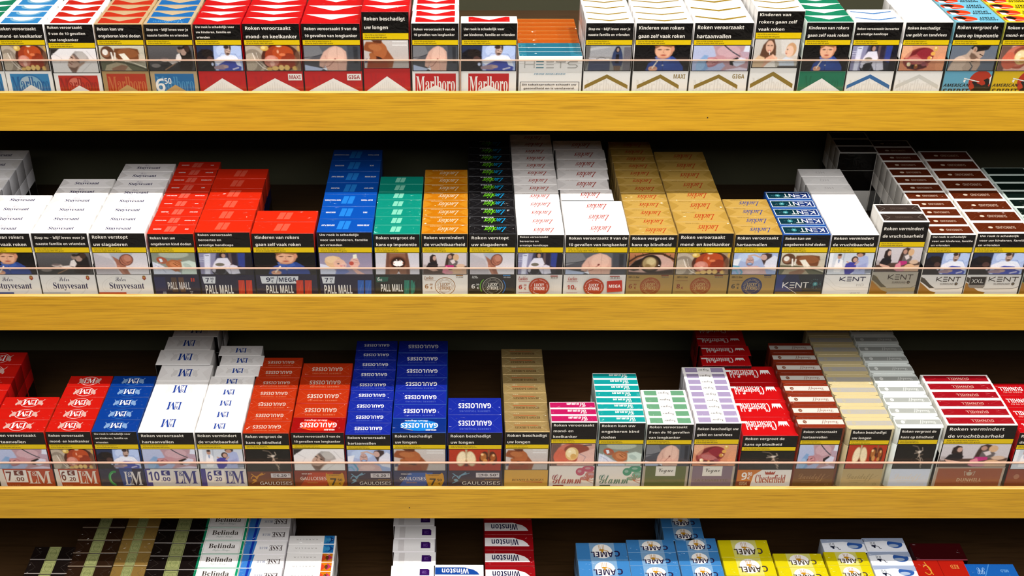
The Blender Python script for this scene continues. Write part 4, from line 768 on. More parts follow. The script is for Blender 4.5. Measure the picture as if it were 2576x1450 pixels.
TP['karelia_f'] = t_karelia(True); TP['karelia_b'] = t_karelia(False)
@T('purple', False)
def f(S): S.rect(0, 0, 1, 1, '#f2f0f0'); S.rect(.12, .06, .26, .94, '#dcd8d8'); S.poly([(.67, .24), (.86, .24), (.9, .34), (.9, .74), (.67, .74)], '#3c1464'); S.text('MCS', 'sb', .78, .5, .1, .24, '#7c5ca4')
def t_winston(bg, panel, word):
    def f(S):
        S.rect(0, 0, 1, 1, bg); S.poly([(.1, .22), (.06, .5), (.12, .3), (.3, .16), (1, .16), (1, .76), (.12, .76)] if 0 else [(.08, .24), (1, .24), (1, .8), (.4, .8), (.2, .62), (.12, .44)], panel); S.text('Winston', 'sb', .58, .5, .56, .42, word)
    return f
TP['winston_red'] = t_winston('#9c1018', '#e8e4e4', '#24244c'); TP['winston_blue'] = t_winston('#e8e6e4', '#1c4ca4', WH)
for k in ('winston_red', 'winston_blue', 'karelia_f', 'karelia_b'): FL.add(k)
def camel_shape(S, u, v, k, c):
    S.ell(u, v, 3.4 * k, 1.6 * k, c, 14); S.ell(u - .01, v - .1, 1.6 * k, 1.5 * k, c, 10)
    S.line([(u - .05, v), (u - .11, v - .04), (u - .13, v - .2), (u - .17, v - .2)], 1.0 * k, c)
    for q in (-.045, -.02, .02, .045): S.line([(u + q, v), (u + q * 1.2, v + .3)], .5 * k, c)
def t_camel(edge, mid, word='#30284c', gold='#d09420', camel=True):
    def f(S):
        S.rect(0, 0, 1, 1, edge); S.rect(.24, 0, .74, 1, mid); S.ell(.49, .5, S.W * .2, S.H * .42, '#f2f0ec', 20); folds(S, edge)
        camel_shape(S, .5, .56, 1, gold)
        S.text('C', 'sb', .2, .34, .11, .34, word); S.text('AMEL', 'sb', .5, .3, .44, .32, word)
    return f
TP['camel_blue'] = t_camel('#4c8ccc', '#9cc0e4'); TP['camel_yellow'] = t_camel('#e0d010', '#ece88c', '#584c40')
@T('camel_white')
def f(S): S.rect(0, 0, 1, 1, '#e8ecf4'); S.ell(.25, .55, 10, S.H * .32, '#3c64b0', 20); S.ell(.3, .42, 7, S.H * .12, '#c8d8f0', 16); S.poly([(0, .6), (.5, .8), (1, .7), (1, 1), (0, 1)], '#c4d0e8'); camel_shape(S, .78, .4, .9, '#181c34')
for k in ('camel_blue', 'camel_yellow'): FL.add(k)
@T('red_book')
def f(S): S.rect(0, 0, 1, 1, '#b01c10'); S.rect(.5, 0, .51, 1, '#7c1008'); S.ring(.78, .4, 5, S.H * .3, 1.2, '#d8a040', 20, 40, 330); S.line([(.7, .1), (.78, .9)], 1.1, '#d8a040'); S.text('RED', 'serb', .22, .6, .16, .24, '#d89050')
@T('blue_book')
def f(S): S.rect(0, 0, 1, 1, '#1c5cac'); S.line([(.5, 1), (.7, 0)], 1.2, '#5c94d4'); S.text('SC', 'scr', .72, .5, .18, .5, '#a8c8ec'); S.text('MILD', 'sb', .24, .5, .16, .2, '#7cacdc')

@T('maroon', False)
def f(S): S.rect(0, 0, 1, 1, '#3c0a0e'); S.rect(0, .95, 1, 1, '#c86c7c')

# ------------------------------------------------------------------ the shelves: distance of the pack fronts, line of the standard pack top, fascia lines
ROWS = {1: dict(d=1.337, y=58), 2: dict(d=1.247, y=588), 3: dict(d=1.155, y=1088), 4: dict(d=1.057, y=None)}
EDGE, PANE, GAP = .0056, .003, .0015       # fascia top edge, glass thickness, air in front of the packs
for r, q in ROWS.items():
    q['top'] = height_at(q['y'], q['d']) if q['y'] else EYE - 1.123
    q['base'] = q['top'] - .087
    q['face'] = q['d'] - GAP - PANE - EDGE
for r, (f0, f1, g) in {1: (233.5, 329.5, 153), 2: (746, 831.3, 677), 3: (1231, 1304.5, 1167)}.items():
    q = ROWS[r]; q['f0'] = height_at(f0, q['face']); q['f1'] = height_at(f1, q['face']); q['g'] = height_at(g, q['face'] + EDGE)
ROWS[4]['f0'] = ROWS[4]['base'] + .003; ROWS[4]['f1'] = ROWS[4]['f0'] - .05; ROWS[4]['g'] = ROWS[4]['f0'] + .033
XL, XR = -1.25, 1.45
XL0, XR0 = -.95, 1.15                      # ends of the shelves
DEPTH = .30

M_FLOOR = plain('pale_stone_floor', '#aaa298', .5, .06, 3)
M_WALL = plain('olive_back_panel', '#3a3a26', .8, .05, 20)
M_ROOM = plain('painted_wall', '#6e675c', .9, .04, 8)
M_OAK = wood('oak_veneer', '#ba8806', '#e4b024')
M_OAKE = wood('oak_edge', '#d9a850', '#ecc47c', .5)
M_BOARD = wood('dark_shelf_board', '#3c2814', '#50371c', .5)
M_GLASS = clear_glass('guard_glass', (.985, .99, .985, 1), 1.42)
M_GEDGE = plain('ground_glass_edge', '#c4a08a', .4, .05, 60)

def structure(name, me, loc=(0, 0, 0)):
    o = link_mesh(name, me, None, loc); o['kind'] = 'structure'; return o
ROOM = (-2.4, 2.6, -4.2, 1.337 + DEPTH + .05)
structure('floor', box_mesh('floor', ROOM[0], ROOM[1], ROOM[2], ROOM[3], -.1, 0, M_FLOOR, 0))
structure('ceiling', box_mesh('ceiling', ROOM[0], ROOM[1], ROOM[2], ROOM[3], EYE + 1.3, EYE + 1.4, M_ROOM, 0))
structure('wall_back', box_mesh('wall_back', ROOM[0], ROOM[1], ROOM[3], ROOM[3] + .1, 0, EYE + 1.3, M_WALL, 0))

NAMES = {1: 'top', 2: 'second', 3: 'third', 4: 'bottom'}
for r, q in ROWS.items():
    e = bpy.data.objects.new('display_shelf', None); COL.objects.link(e); e.location = ((XL0 + XR0) / 2, q['face'], q['base'])
    tagged(e, {1: 'wooden display shelf with oak fascia under the top row of packs', 2: 'wooden display shelf with oak fascia under the second row of packs',
               3: 'wooden display shelf with oak fascia under the third row of packs', 4: 'lowest wooden display shelf, carrying the bottom row of packs'}[r], 'shelf', 'display shelves')
    ox, oy, oz = e.location; hw = (XR0 - XL0) / 2
    back = (ROWS[r]['d'] + DEPTH) - oy
    link_mesh('shelf_board', box_mesh('shelf_board', -hw, hw, EDGE + .0002, back, -.018, 0, M_BOARD, .0004), e)
    link_mesh('fascia', box_mesh('fascia', -hw, hw, 0, EDGE, q['f1'] - oz, q['f0'] - oz - .0009, M_OAK, 0), e)
    link_mesh('edge_strip', box_mesh('edge_strip', -hw, hw, .0001, EDGE, q['f0'] - oz - .0009, q['f0'] - oz, M_OAKE, .0002), e)
    bp = link_mesh('back_panel', box_mesh('back_panel', -hw, hw, back, back + .006, -.018, .194 if r < 4 else .186, M_WALL, 0), e)
    cuts = [-hw, hw] if r != 1 else [-hw, side_at(1157.5, q['d'], q['base'] + .02) - ox, hw]
    for a, b in zip(cuts, cuts[1:]):
        g = link_mesh('glass_guard', box_mesh('glass_guard', a + .0004, b - .0004, EDGE + .0003, EDGE + .0003 + PANE, .0002, q['g'] - oz - .0003, M_GLASS, 0), e)
        link_mesh('glass_edge', box_mesh('glass_edge', a + .0004, b - .0004, EDGE + .0003, EDGE + .0003 + PANE, q['g'] - oz - .0003, q['g'] - oz + .0004, M_GEDGE, 0), g)
        if r == 1:
            u = a + .0004 if a > -hw else b - .0004
            link_mesh('glass_edge', box_mesh('glass_edge', u - .0003, u + .0003, EDGE + .0003, EDGE + .0003 + PANE, .0002, q['g'] - oz - .0004, M_GEDGE, 0), g)

for r, x, y in ((1, 1780, 296), (3, 1030, 1278)):       # two small dark knots in the oak
    q = ROWS[r]; z = height_at(y, q['face']); sh = [o for o in COL.objects if o.name.startswith('display_shelf')][r - 1]
    me = box_mesh('knot', -.0007, .0007, -.0001, .0002, -.0009, .0009, plain('knot_wood', '#3c2408'), 0)
    link_mesh('knot', me, sh, (side_at(x, q['face'], z) - sh.location.x, 0, z - sh.location.z))

# ------------------------------------------------------------------ packs
PM = {}
def cached(k, fn):
    if k not in PM: PM[k] = fn()
    return PM[k]
def top_mesh(key, W, T, H, cham=0):
    def mk():
        S = Sheet(W - 1.0, T - .9, key in FL); TP[key](S)
        return S.mesh('top_label', 'top', (0, (T - .45) * .001, H * .001 + .00004))
    return cached(('top', key, round(W, 1), round(T, 1), round(H, 1)), mk)
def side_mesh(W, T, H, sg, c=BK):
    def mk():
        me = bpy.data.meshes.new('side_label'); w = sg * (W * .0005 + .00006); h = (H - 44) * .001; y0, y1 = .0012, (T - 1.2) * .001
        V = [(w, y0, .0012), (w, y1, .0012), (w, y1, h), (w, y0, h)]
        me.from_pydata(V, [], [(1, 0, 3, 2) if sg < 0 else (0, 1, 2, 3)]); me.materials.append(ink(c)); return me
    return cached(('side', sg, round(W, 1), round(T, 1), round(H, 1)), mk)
LINES = {1: (100.5, 112.8, 177.6), 2: (622.8, 635.3, 690), 3: (1118.8, 1129.3, 1179)}      # picture lines of strip top, strip bottom, picture bottom
def face_meshes(c, W, H, lay, front):
    """front prints of a pack: black label with its lines, yellow strip, picture, brand panel (mm down from the top)"""
    yl, yb, p0, p1, b0 = lay; out = []
    cm = 4.4 if c.get('oct') else .35
    def full(name, y0, y1, paint, inset=cm, off=.00005):
        S = Sheet(W - 2 * inset, y1 - y0); paint(S)
        out.append((name, S.mesh(name, 'front', (0, -off, (H - y0) * .001)), None))
    if not c.get('nowarn'):
        lid = 26.0 if yb < 30 else yb
        def black(S):
            hh = S.H
            def R(a, b): S.rect(0, a / hh, 1, b / hh, BK)
            R(0, lid - .9); R(lid - .55, hh); S.layer = 1
            if front and c.get('lines'):
                L = c['lines']; wid = [glyphs(t, 'sb')[0] for t in L]; ww = [v[:, 0].max() - v[:, 0].min() for v in wid]; PW = S.W
                s = min(c['wf'] * PW / (max(ww) * .93), (yl - 1.9) / (1.2 * (len(L) - 1) + .95)); xs = c['wf'] * PW / max(ww); pitch = 1.2 * s; y = (yl - .7) / 2 - pitch * (len(L) - 1) / 2 + (.24 if len(L) == 3 else .3) * s
                for t, v in zip(L, wid):
                    V, Tt = glyphs(t, 'sb'); x0 = V[:, 0].min()
                    S.add(np.column_stack([(V[:, 0] - x0) * xs + PW * .05, y - V[:, 1] * s]), Tt, '#e9e4da'); y += pitch
        full('health_warning', .7, b0 - .1, black)
        if front:
            def strip(S):
                S.rect(0, 0, 1, 1, '#f2cf00'); h = S.H
                S.text('Stop nu! Kijk op www.ikstopnu.nl', 'sb', .27, .3, .46, .3, '#4c420c'); S.text('Of bel de stoplijn 0800-1995 (gratis)', 'sb', .285, .7, .49, .3, '#4c420c')
            full('helpline_strip', yl, yb, strip, cm + .7, .00025)
            out.append(('warning_picture', photo_mesh(c['photo'], (W - 2 * cm - 2.2) * .001, (p1 - p0) * .001), (0, -.0004, (H - p0) * .001)))
    if front or c.get('back_brand'):
        full('brand_label', b0 if not c.get('nowarn') else .5, H - .3, BR[c.get('brand', 'plain')])
    elif not c.get('nowarn'):
        pass
    return out
def make_pack(c, W, T, H, lay, front, topkey):
    kind = c.get('name') or ('cut_corner_cigarette_pack' if c.get('oct') else 'slim_cigarette_pack' if T < 18 else 'wide_cigarette_pack' if W > 62 else 'cigarette_pack')
    e = bpy.data.objects.new(kind, None); COL.objects.link(e)
    lid = 26.0 if lay[1] < 30 else lay[1]
    if c.get('tall_lid'): lid = lay[1]
    cham = .004 if c.get('oct') else 0; bev = .0007
    body = foil(c['body']) if c.get('foil') else ink(c['body'])
    w = W * .0005; t = T * .001; h = H * .001; sp = (H - lid) * .001
    if c.get('nowarn'):
        parts = [('carton', cached(('c', c['body'], W, T, H), lambda: box_mesh('carton', -w, w, 0, t, 0, h, body, .0009)), None)]
    else:
        parts = [('carton', cached(('c', c.get('low', c['body']), round(W, 1), round(T, 1), round(H, 1), lid), lambda: box_mesh('carton', -w, w, 0, t, 0, sp - .0002, ink(c['low']) if 'low' in c else body, bev, cham)), None),
                 ('lid', cached(('l', c['body'], round(W, 1), round(T, 1), round(H, 1), lid), lambda: box_mesh('lid', -w, w, 0, t, sp, h, body, bev, cham)), None)]
        if not cham: parts += [('side_label', side_mesh(W, T, H, g), None) for g in (-1, 1)]
    parts.append(('top_label', top_mesh(topkey, W - (1.2 if c.get('oct') else 0), T, H), None))
    parts += cached(('face', c['uid'], front, round(H, 1)), lambda: face_meshes(c, W, H, lay, front))
    for nm, me, loc in parts:
        o = link_mesh(nm, me, e); 
        if loc: o.location = loc
    return e
def film_mat():
    if 'film' not in MATS:
        m = clear_glass('wrapper_film', (1, 1, 1, 1), 2.2); m.node_tree.nodes['Glossy BSDF'].inputs['Roughness'].default_value = .12; MATS['film'] = m
    return MATS['film']
def crease_mesh(W, T, H, var):
    """little ridges where the clear wrapper puckers, mostly near the corners and edges of the top"""
    def mk():
        rs = random.Random(var * 31 + int(W)); V = []; F = []
        for k in range(13):
            cx = (.5 - .30 * rs.random() ** 1.5) * rs.choice((-1, 1)) * W; cy = rs.random() * .8 + .1; cy *= T; L = rs.uniform(1.2, 7) * (W / 56) ** .5; a = math.radians(rs.uniform(-34, 34)); w = rs.uniform(.1, .22)
            L = min(L, (W / 2 - abs(cx)) * 1.8, 2 * min(cy, T - cy) / (abs(math.sin(a)) + .05))
            if L < .8: continue
            dx, dy = math.cos(a) * L / 2, math.sin(a) * L / 2; nx, ny = -math.sin(a) * w, math.cos(a) * w; b = len(V); h = w * rs.uniform(.45, .95)
            for (x, y, z) in ((cx - dx, cy - dy, 0), (cx - nx, cy - ny, 0), (cx + dx, cy + dy, 0), (cx + nx, cy + ny, 0), (cx, cy, h)): V.append((x * .001, y * .001, H * .001 + .00052 + z * .001))
            F += [(b, b + 1, b + 4), (b + 1, b + 2, b + 4), (b + 2, b + 3, b + 4), (b + 3, b, b + 4)]
        me = bpy.data.meshes.new('film_crease'); me.from_pydata(V, [], F); me.materials.append(film_mat()); return me
    return cached(('crease', round(W, 1), round(T, 1), round(H, 1), var), mk)
ORD = ['front', 'second', 'third', 'fourth', 'fifth', 'sixth', 'seventh', 'eighth', 'ninth', 'tenth', 'eleventh', 'twelfth', 'thirteenth', 'fourteenth', 'fifteenth', 'sixteenth']
LABELS = {}
def copy_tree(e):
    n = e.copy(); COL.objects.link(n)
    for ch in e.children:
        if ch.name.startswith('film_crease'): continue
        k = ch.copy(); COL.objects.link(k); k.parent = n
        k.matrix_parent_inverse = ch.matrix_parent_inverse
    return n
def column(r, x0, x1, y, n, depth, body, top, desc, **c):
    """a file of packs, one behind the other.  x0,x1: sides of the first pack on line y; depth: thickness in mm, or ('y', line of the last top's rear edge)"""
    c.update(body=body, uid=len(LABELS)); q = ROWS[r]; base = q['base']; start = c.get('start', 0)
    if c.get('rear') or r == 4:                      # standard height, first front edge seen on line y
        z = q['top'] + c.get('dz', 0); y0 = dist_at(y, z)
    else:
        y0 = q['d']; z = height_at(y, y0)
    H = (z - base - .0003) * 1000
    X0, X1 = side_at(x0, y0, z), side_at(x1, y0, z); W = (X1 - X0) * 1000 - .7; xc = (X0 + X1) / 2
    T = depth if not isinstance(depth, tuple) else (dist_at(depth[1], z) - y0) * 1000 / n
    if c.get('stack_after'): y0 += c['stack_after'] * .001
    lay = (18.4, 25.2, 26, 55, 56)
    if r < 4 and not c.get('rear'):
        a = [(z - height_at(v, q['d'])) * 1000 for v in c.get('px', LINES[r])]; lay = (a[0], a[1], a[1] + .8, a[2], a[2] + 1.0)
    k0 = 0
    if r == 4 and not c.get('nofwd'):
        while y0 - (k0 + 1) * T * .001 > q['d'] and ang_line(y0 - k0 * T * .001, z) < 1460: k0 += 1
        y0 -= k0 * T * .001
    proto = None; shifts = c.get('dx', {}); tops = c.get('tops', {})
    off = c.get('first', 0)
    for i in range(n + k0):
        front = (i == 0 and not c.get('rear') and r != 4 and not c.get('stack_after'))
        tk = tops.get(i, top if not isinstance(top, list) else top[i % len(top)])
        if front or proto is None or tk != proto[1]:
            e = make_pack(c, W, T - .35, H, lay, front, tk)
            if not front: proto = (e, tk)
        else: e = copy_tree(proto[0])
        rs = random.Random(hash((r, int(x0), i)) & 0xffff)
        if i < 5 and not c.get('rear'):
            link_mesh('film_crease', crease_mesh(W, T, H, rs.randrange(6)), e)['kind'] = 'stuff'
        jx = (rs.random() - .5) * .0006 if not front else 0
        sx = shifts.get(i, 0) * .001
        e.location = (xc + jx + sx, y0 + i * T * .001, base + .0003)
        if not front and not c.get('tight'): e.rotation_euler = (0, 0, math.radians((rs.random() - .5) * .5))
        k = i + off; g = desc + ' in one file, ' + NAMES[r] + ' shelf'
        if front: lab = f"{desc}, front pack with {PHOTO.get(c.get('photo'), 'printed front')}, {NAMES[r]} shelf"
        elif r == 4: lab = f"{desc}, {ORD[i]} nearest the frame's bottom, bottom shelf" if i or n + k0 > 1 else f"{desc}, bottom shelf"
        else: lab = f"{desc}, {ORD[k]} from the front, {NAMES[r]} shelf"
        if front and c.get('nowarn'): lab = f"{desc}, front box, {NAMES[r]} shelf"
        assert len(lab.replace(',', '').split()) <= 16, lab
        assert lab not in LABELS, lab
        LABELS[lab] = 1
        tagged(e, lab, 'pack', g)
def ang_line(d, z):                                   # picture line on which (d, z) is seen
    return CY + FPX * math.tan(math.atan2(EYE - z, d) - PITCH)
PHOTO = dict(mouth='diseased mouth photo', cap='photo of patient in cap', bandage='bandaged infant photo', mother='mourning mother photo', bed='hospital bed photo', back='bare back photo',
             wound='side wound photo', hoodie='hooded youth photo', boy='blue-shirted boy photo', defib='resuscitation photo', smokemom='smoking mother photo', wheelchair='wheelchair photo', teeth='bad teeth photo',
             shame='crouching man photo', tongue='tongue tumour photo', leg='leg stump photo', baby='premature baby photo', feeding='child coughing photo', hole='burnt hole photo', family='women and child photo',
             eye='clouded eye photo', hospital='oxygen mask photo', couple='doctor and couple photo', smoke='smoke wisp photo', lungs='two lungs photo')

# ------------------------------------------------------------------ top shelf
MK = ['Roken veroorzaakt', 'mond- en keelkanker']; KAN9 = ['Roken veroorzaakt', '9 van de 10 gevallen', 'van longkanker']; KAN2 = ['Roken veroorzaakt 9 van de', '10 gevallen van longkanker']
ONG = ['Roken kan uw', 'ongeboren kind doden']; STOP = ['Stop nu − blijf leven voor je', 'naaste familie en vrienden']; ROOK3 = ['Uw rook is schadelijk voor', 'uw kinderen, familie en', 'vrienden']
ROOK2 = ['Uw rook is schadelijk voor', 'uw kinderen, familie en vrienden']; ROOKB = ['Uw rook is schadelijk', 'voor uw kinderen, familie', 'en vrienden']; LONG = ['Roken beschadigt', 'uw longen']
KIND = ['Kinderen van rokers', 'gaan zelf vaak roken']; HART = ['Roken veroorzaakt', 'hartaanvallen']; BLIND = ['Roken vergroot de', 'kans op blindheid']; VRUCHT = ['Roken vermindert', 'de vruchtbaarheid']
BER3 = ['Roken veroorzaakt', 'beroertes en', 'ernstige handicaps']; IMPO = ['Roken vergroot de', 'kans op impotentie']; SLAG = ['Roken verstopt', 'uw slagaderen']
t1 = 21.4
column(1, -139, -14, 59.5, 4, t1, WH, 'green', 'green and white pack at far left edge', brand='ball_blue', lines=MK, wf=.9, photo='mouth')
column(1, -14, 107, 59.5, 4, t1, WH, 'ball_blue', 'white pack with sky-blue capsule', brand='ball_blue', lines=MK, wf=.9, photo='mouth')
column(1, 109.5, 233, 60, 4, t1, WH, 'ball_red', 'white pack with red capsule', brand='ball_red', lines=KAN9, wf=.77, photo='cap', px=(108, 120.5, 182.5))
column(1, 234.5, 357, 60, 4, t1, '#d8b888', 'cream_red', 'cream-edged orange-red pack', brand='cream_red', lines=ONG, wf=.89, photo='bandage')
column(1, 358.5, 481, 60, 4, t1, '#d8c09c', 'cream_blue', 'cream-edged blue pack', brand='cream_blue', lines=STOP, wf=.88, photo='mother', tops={0: 'cream_blue_word'})
column(1, 483, 605, 60, 4, t1, '#c4101c', 'red', 'narrow red pack with white peak', brand='red', lines=ROOK3, wf=.82, photo='bed')
column(1, 606.5, 753, 58.8, 4, t1, '#c4101c', 'red', 'red white-peaked pack marked MAXI', brand='red_maxi', lines=MK, wf=.9, photo='mouth')
column(1, 755, 906, 58.5, 3, 31, '#c4101c', 'red', 'deep red white-peaked pack marked GIGA', brand='red_giga', lines=KAN2, wf=.9, photo='back')
column(1, 907, 1029, 28.8, 4, t1, '#c4101c', 'red', 'tall red pack with white peak', brand='red', lines=LONG, wf=.87, photo='wound', px=(83.5, 99, 170.5), tall_lid=True)
column(1, 1033, 1155, 57.6, 4, t1, WH, 'redm', 'white pack with red panel', brand='red_box', lines=KAN2, wf=.87, photo='back')
column(1, 1158.5, 1303, 57, 1, 22, WH, 'redmw', 'wide white pack with red panel', brand='red_wide', lines=ROOK2, wf=.91, photo='bed')
column(1, 1305, 1467, 141.6, 3, 14.6, WH, 'teal_stick', 'low white box with teal top', brand='sticks', nowarn=True, name='tobacco_stick_box')
column(1, 1305, 1467, 141.6, 6, 14.2, '#c46418', 'orange_stick', 'low orange box behind teal boxes', nowarn=True, name='tobacco_stick_box', first=3, stack_after=3 * 14.6, brand='plain')
column(1, 1474, 1597, 56.6, 4, t1, WH, 'gold', 'white pack with gold chevron', brand='gold', lines=STOP, wf=.88, photo='hoodie')
column(1, 1600.5, 1746, 57, 4, t1, WH, 'gold', 'white gold-chevron pack marked MAXI', brand='gold_maxi', lines=KIND, wf=.82, photo='boy')
column(1, 1748, 1899, 56, 3, 31, WH, 'gold', 'deep white gold-chevron pack marked GIGA', brand='gold_giga', lines=HART, wf=.79, photo='defib')
column(1, 1906, 2028, 26.8, 4, t1, WH, 'gold', 'tall white pack with gold chevron', brand='gold', lines=['Kinderen van', 'rokers gaan zelf', 'vaak roken'], wf=.81, photo='smokemom', px=(82, 97, 169.5), tall_lid=True)
column(1, 2030, 2151, 55, 4, t1, '#dce8e0', 'green', 'green pack with white peak', brand='green', lines=KIND, wf=.88, photo='boy')
column(1, 2153, 2275, 54.8, 2, t1, WH, 'blue_v', 'white pack with blue chevron', brand='blue_chev', lines=['Roken veroorzaakt beroertes', 'en ernstige handicaps'], wf=.88, photo='wheelchair')
column(1, 2279.5, 2401, 55, 4, t1, WH, 'grey_v', 'white pack with pale grey chevron', brand='grey_chev', lines=['Roken beschadigt', 'uw gebit en tandvlees'], wf=.86, photo='teeth')
column(1, 2405, 2529.5, 55, 4, t1, '#9cccd8', 'spirit_blue', 'light blue pack with red disc', brand='spirit_blue', lines=IMPO, wf=.88, photo='shame')
column(1, 2532, 2655, 55, 4, t1, '#d8cc60', 'spirit_yellow', 'yellow pack with red disc', brand='spirit_yellow', lines=MK, wf=.9, photo='tongue')

# ------------------------------------------------------------------ second shelf
column(2, -217, -73, 587, 8, ('y', 378), '#e2e2e6', 'stuy', 'pale pack at far left edge', brand='stuy_grey', lines=ONG, wf=.8, photo='baby')
column(2, -71, 74, 586.6, 4, ('y', 491), WH, 'stuy', 'white script pack with blue stripe', brand='stuy_blue', lines=KIND, wf=.86, photo='boy')
column(2, 75.5, 219, 586, 6, ('y', 450), WH, 'stuy', 'white script pack with grey stripe', brand='stuy_grey', lines=STOP, wf=.9, photo='mother')
column(2, 221, 364, 586, 8, ('y', 412), WH, 'stuy', 'white script pack with orange stripe', brand='stuy_red', lines=SLAG, wf=.64, photo='leg')
column(2, 368, 486.5, 588, 9, ('y', 407), '#d8402c', ['pall_slim%d' % k for k in range(5)], 'navy pack with small red bars', low='#15173c', brand='pall_slim', lines=ONG, wf=.88, photo='baby')
column(2, 488, 628.5, 584, 6, ('y', 425), '#d43420', 'pall_red', 'red-topped navy pack priced 7.90', low='#15173c', brand='pall_red', lines=BER3, wf=.63, photo='wheelchair')
column(2, 630.5, 790, 587, 2, ('y', 530), '#d43420', 'pall_red', 'wide red-topped navy pack marked MEGA', low='#15173c', brand='pall_mega', lines=KIND, wf=.73, photo='boy')
column(2, 795, 936.5, 583.8, 7, ('y', 377), '#1c54b0', ['pall_blue%d' % k for k in range(4)], 'blue-topped navy pack priced 7.90', low='#15173c', brand='pall_blue', lines=ROOKB, wf=.87, photo='feeding')
column(2, 938, 1057, 588.6, 7, ('y', 444), '#38a08c', 'pall_green', 'teal-topped black pack with teal bars', low='#101614', brand='pall_green', lines=IMPO, wf=.88, photo='hole')
column(2, 1059, 1178, 588, 8, ('y', 427), '#c8a064', 'luck_orange', 'orange-topped white roundel pack', low='#f0ece6', brand='lucky_orange', lines=VRUCHT, wf=.89, photo='family')
column(2, 1179, 1299.5, 588.6, 12, 21.6, '#2c2c30', 'luck_black', 'black roundel pack with green-blue script', brand='lucky_black', lines=SLAG, wf=.8, photo='leg')
column(2, 1301, 1421, 590, 13, 21.6, WH, 'luck_white', 'white roundel pack priced 6.30', brand='lucky_red', lines=BER3, wf=.61, photo='wheelchair')
column(2, 1422.5, 1584, 590, 3, ('y', 505.5), WH, 'luck_white', 'wide white roundel pack marked MEGA', brand='lucky_redmega', lines=KAN2, wf=.925, photo='back')
column(2, 1411, 1545, 503.4, 6, ('y', 354), WH, 'luck_white', 'white roundel pack behind MEGA packs', rear=True, first=3, dx={1: -2, 3: 1, 4: 2})
column(2, 1584.5, 1706, 590.5, 12, 21.5, '#c8a868', 'luck_gold', 'narrow gold roundel pack priced 6.30', brand='lucky_gold', lines=BLIND, wf=.88, photo='eye')
column(2, 1706.5, 1848, 586.8, 8, ('y', 382), '#c8a868', 'luck_gold', 'wide gold roundel pack priced 8', brand='lucky_gold8', lines=MK, wf=.9, photo='mouth')
column(2, 1850, 1969.5, 589.5, 4, ('y', 501), '#c8a868', 'luck_goldb', 'gold pack with blue roundel', brand='lucky_goldblue', lines=HART, wf=.88, photo='hospital')
column(2, 1970.5, 2091.5, 590.5, 5, ('y', 482), '#2c58a8', 'kent_blue', 'dark blue pack with starburst', brand='kent_blue', lines=ONG, wf=.87, photo='bandage')
column(2, 2093, 2213.5, 590.5, 8, ('y', 425), WH, 'kent_hd', 'plain white pack with grey lettering', brand='kent_white', lines=VRUCHT, wf=.87, photo='couple')
column(2, 2221, 2341, 558, 2, 22.0, '#d8d6d0', 'sur_dark', 'raised silver pack with charcoal top', brand='surround_silver', lines=VRUCHT, wf=.87, photo='family', px=(609, 621, 683), tall_lid=True)
column(2, 2112, 2212, 385, 3, 22, '#d8d6d0', 'sur_dark', 'shadowed charcoal pack behind the silver pair', rear=True, first=8)
column(2, 2341, 2457.5, 589.8, 12, 21.8, '#e8e4dc', 'sur_brown', 'white-edged brown-topped pack', brand='surround', lines=ROOKB, wf=.91, photo='bed')
column(2, 2459.5, 2601, 587, 8, 28.0, '#e8e4dc', 'sur_brown', 'wide brown-topped pack marked XXL', brand='surround_xxl', lines=ROOKB, wf=.86, photo='bed')
column(2, 2604, 2724, 588, 8, 22.0, '#c8d4d0', 'sur_green', 'dark green-topped pack at right edge', brand='surround_green', lines=IMPO, wf=.86, photo='shame')

# ------------------------------------------------------------------ third shelf
column(3, -178, -36, 1087, 6, 28.0, '#c41818', 'lm_red', 'red pack at far left edge', brand='lm_red7', lines=HART, wf=.8, photo='mouth')
column(3, -33, 110, 1087, 3, ('y', 999), '#c83020', 'lm_red', 'wide red pack priced 7.00', brand='lm_red7', lines=HART, wf=.8, photo='defib')
column(3, 112.5, 227.5, 1086, 5, ('y', 946), '#c83020', 'lm_red', 'narrow red pack priced 6.20', brand='lm_red6', lines=MK, wf=.89, photo='mouth', tops={4: 'lm_red_up'})
column(3, 228.5, 344, 1086, 5, ('y', 946), '#1c4490', 'lm_blue', 'blue pack with white monogram', brand='lm_blue', lines=ROOK3, wf=.81, photo='bed')
column(3, 345, 487, 1088, 4, ('y', 919), WH, 'lm_white', 'wide white pack priced 10.00', brand='lm_white10', lines=HART, wf=.77, photo='defib')
column(3, 389.5, 529, 917.7, 1, 34, WH, 'lm_white', 'wide white pack pushed left', rear=True, first=4)
column(3, 412, 529.5, 880.5, 3, 31, WH, 'lm_white', 'white pack far back behind shifted pack', rear=True, first=5, dx={1: 4, 2: 5})
column(3, 488.5, 607.5, 1088, 8, ('y', 870), WH, 'lm_white', 'narrow white pack priced 6.20', brand='lm_white6', lines=VRUCHT, wf=.86, photo='couple', dx={5: 4, 6: 6, 7: 1})
column(3, 609, 727, 1090, 7, ('y', 900), '#b83818', 'gaul_red', 'narrow orange pack with winged helmet', brand='gaul_red', lines=BLIND, wf=.8, photo='smoke', px=(1120.7, 1130, 1185.5))
column(3, 729.5, 866, 1088.5, 5, ('y', 914), '#b01c14', 'gaul_red', 'orange pack priced 7.50', brand='gaul_mega_red', lines=KAN2, wf=.88, photo='cap', px=(1119, 1128.5, 1183.5), tops={0: 'gaulm_red'})
column(3, 867, 983, 1093.5, 9, ('y', 858), '#2434a0', 'gaul_blue', 'narrow blue pack with winged helmet', brand='gaul_blue', lines=HART, wf=.84, photo='hospital', px=(1122, 1131, 1185.5))
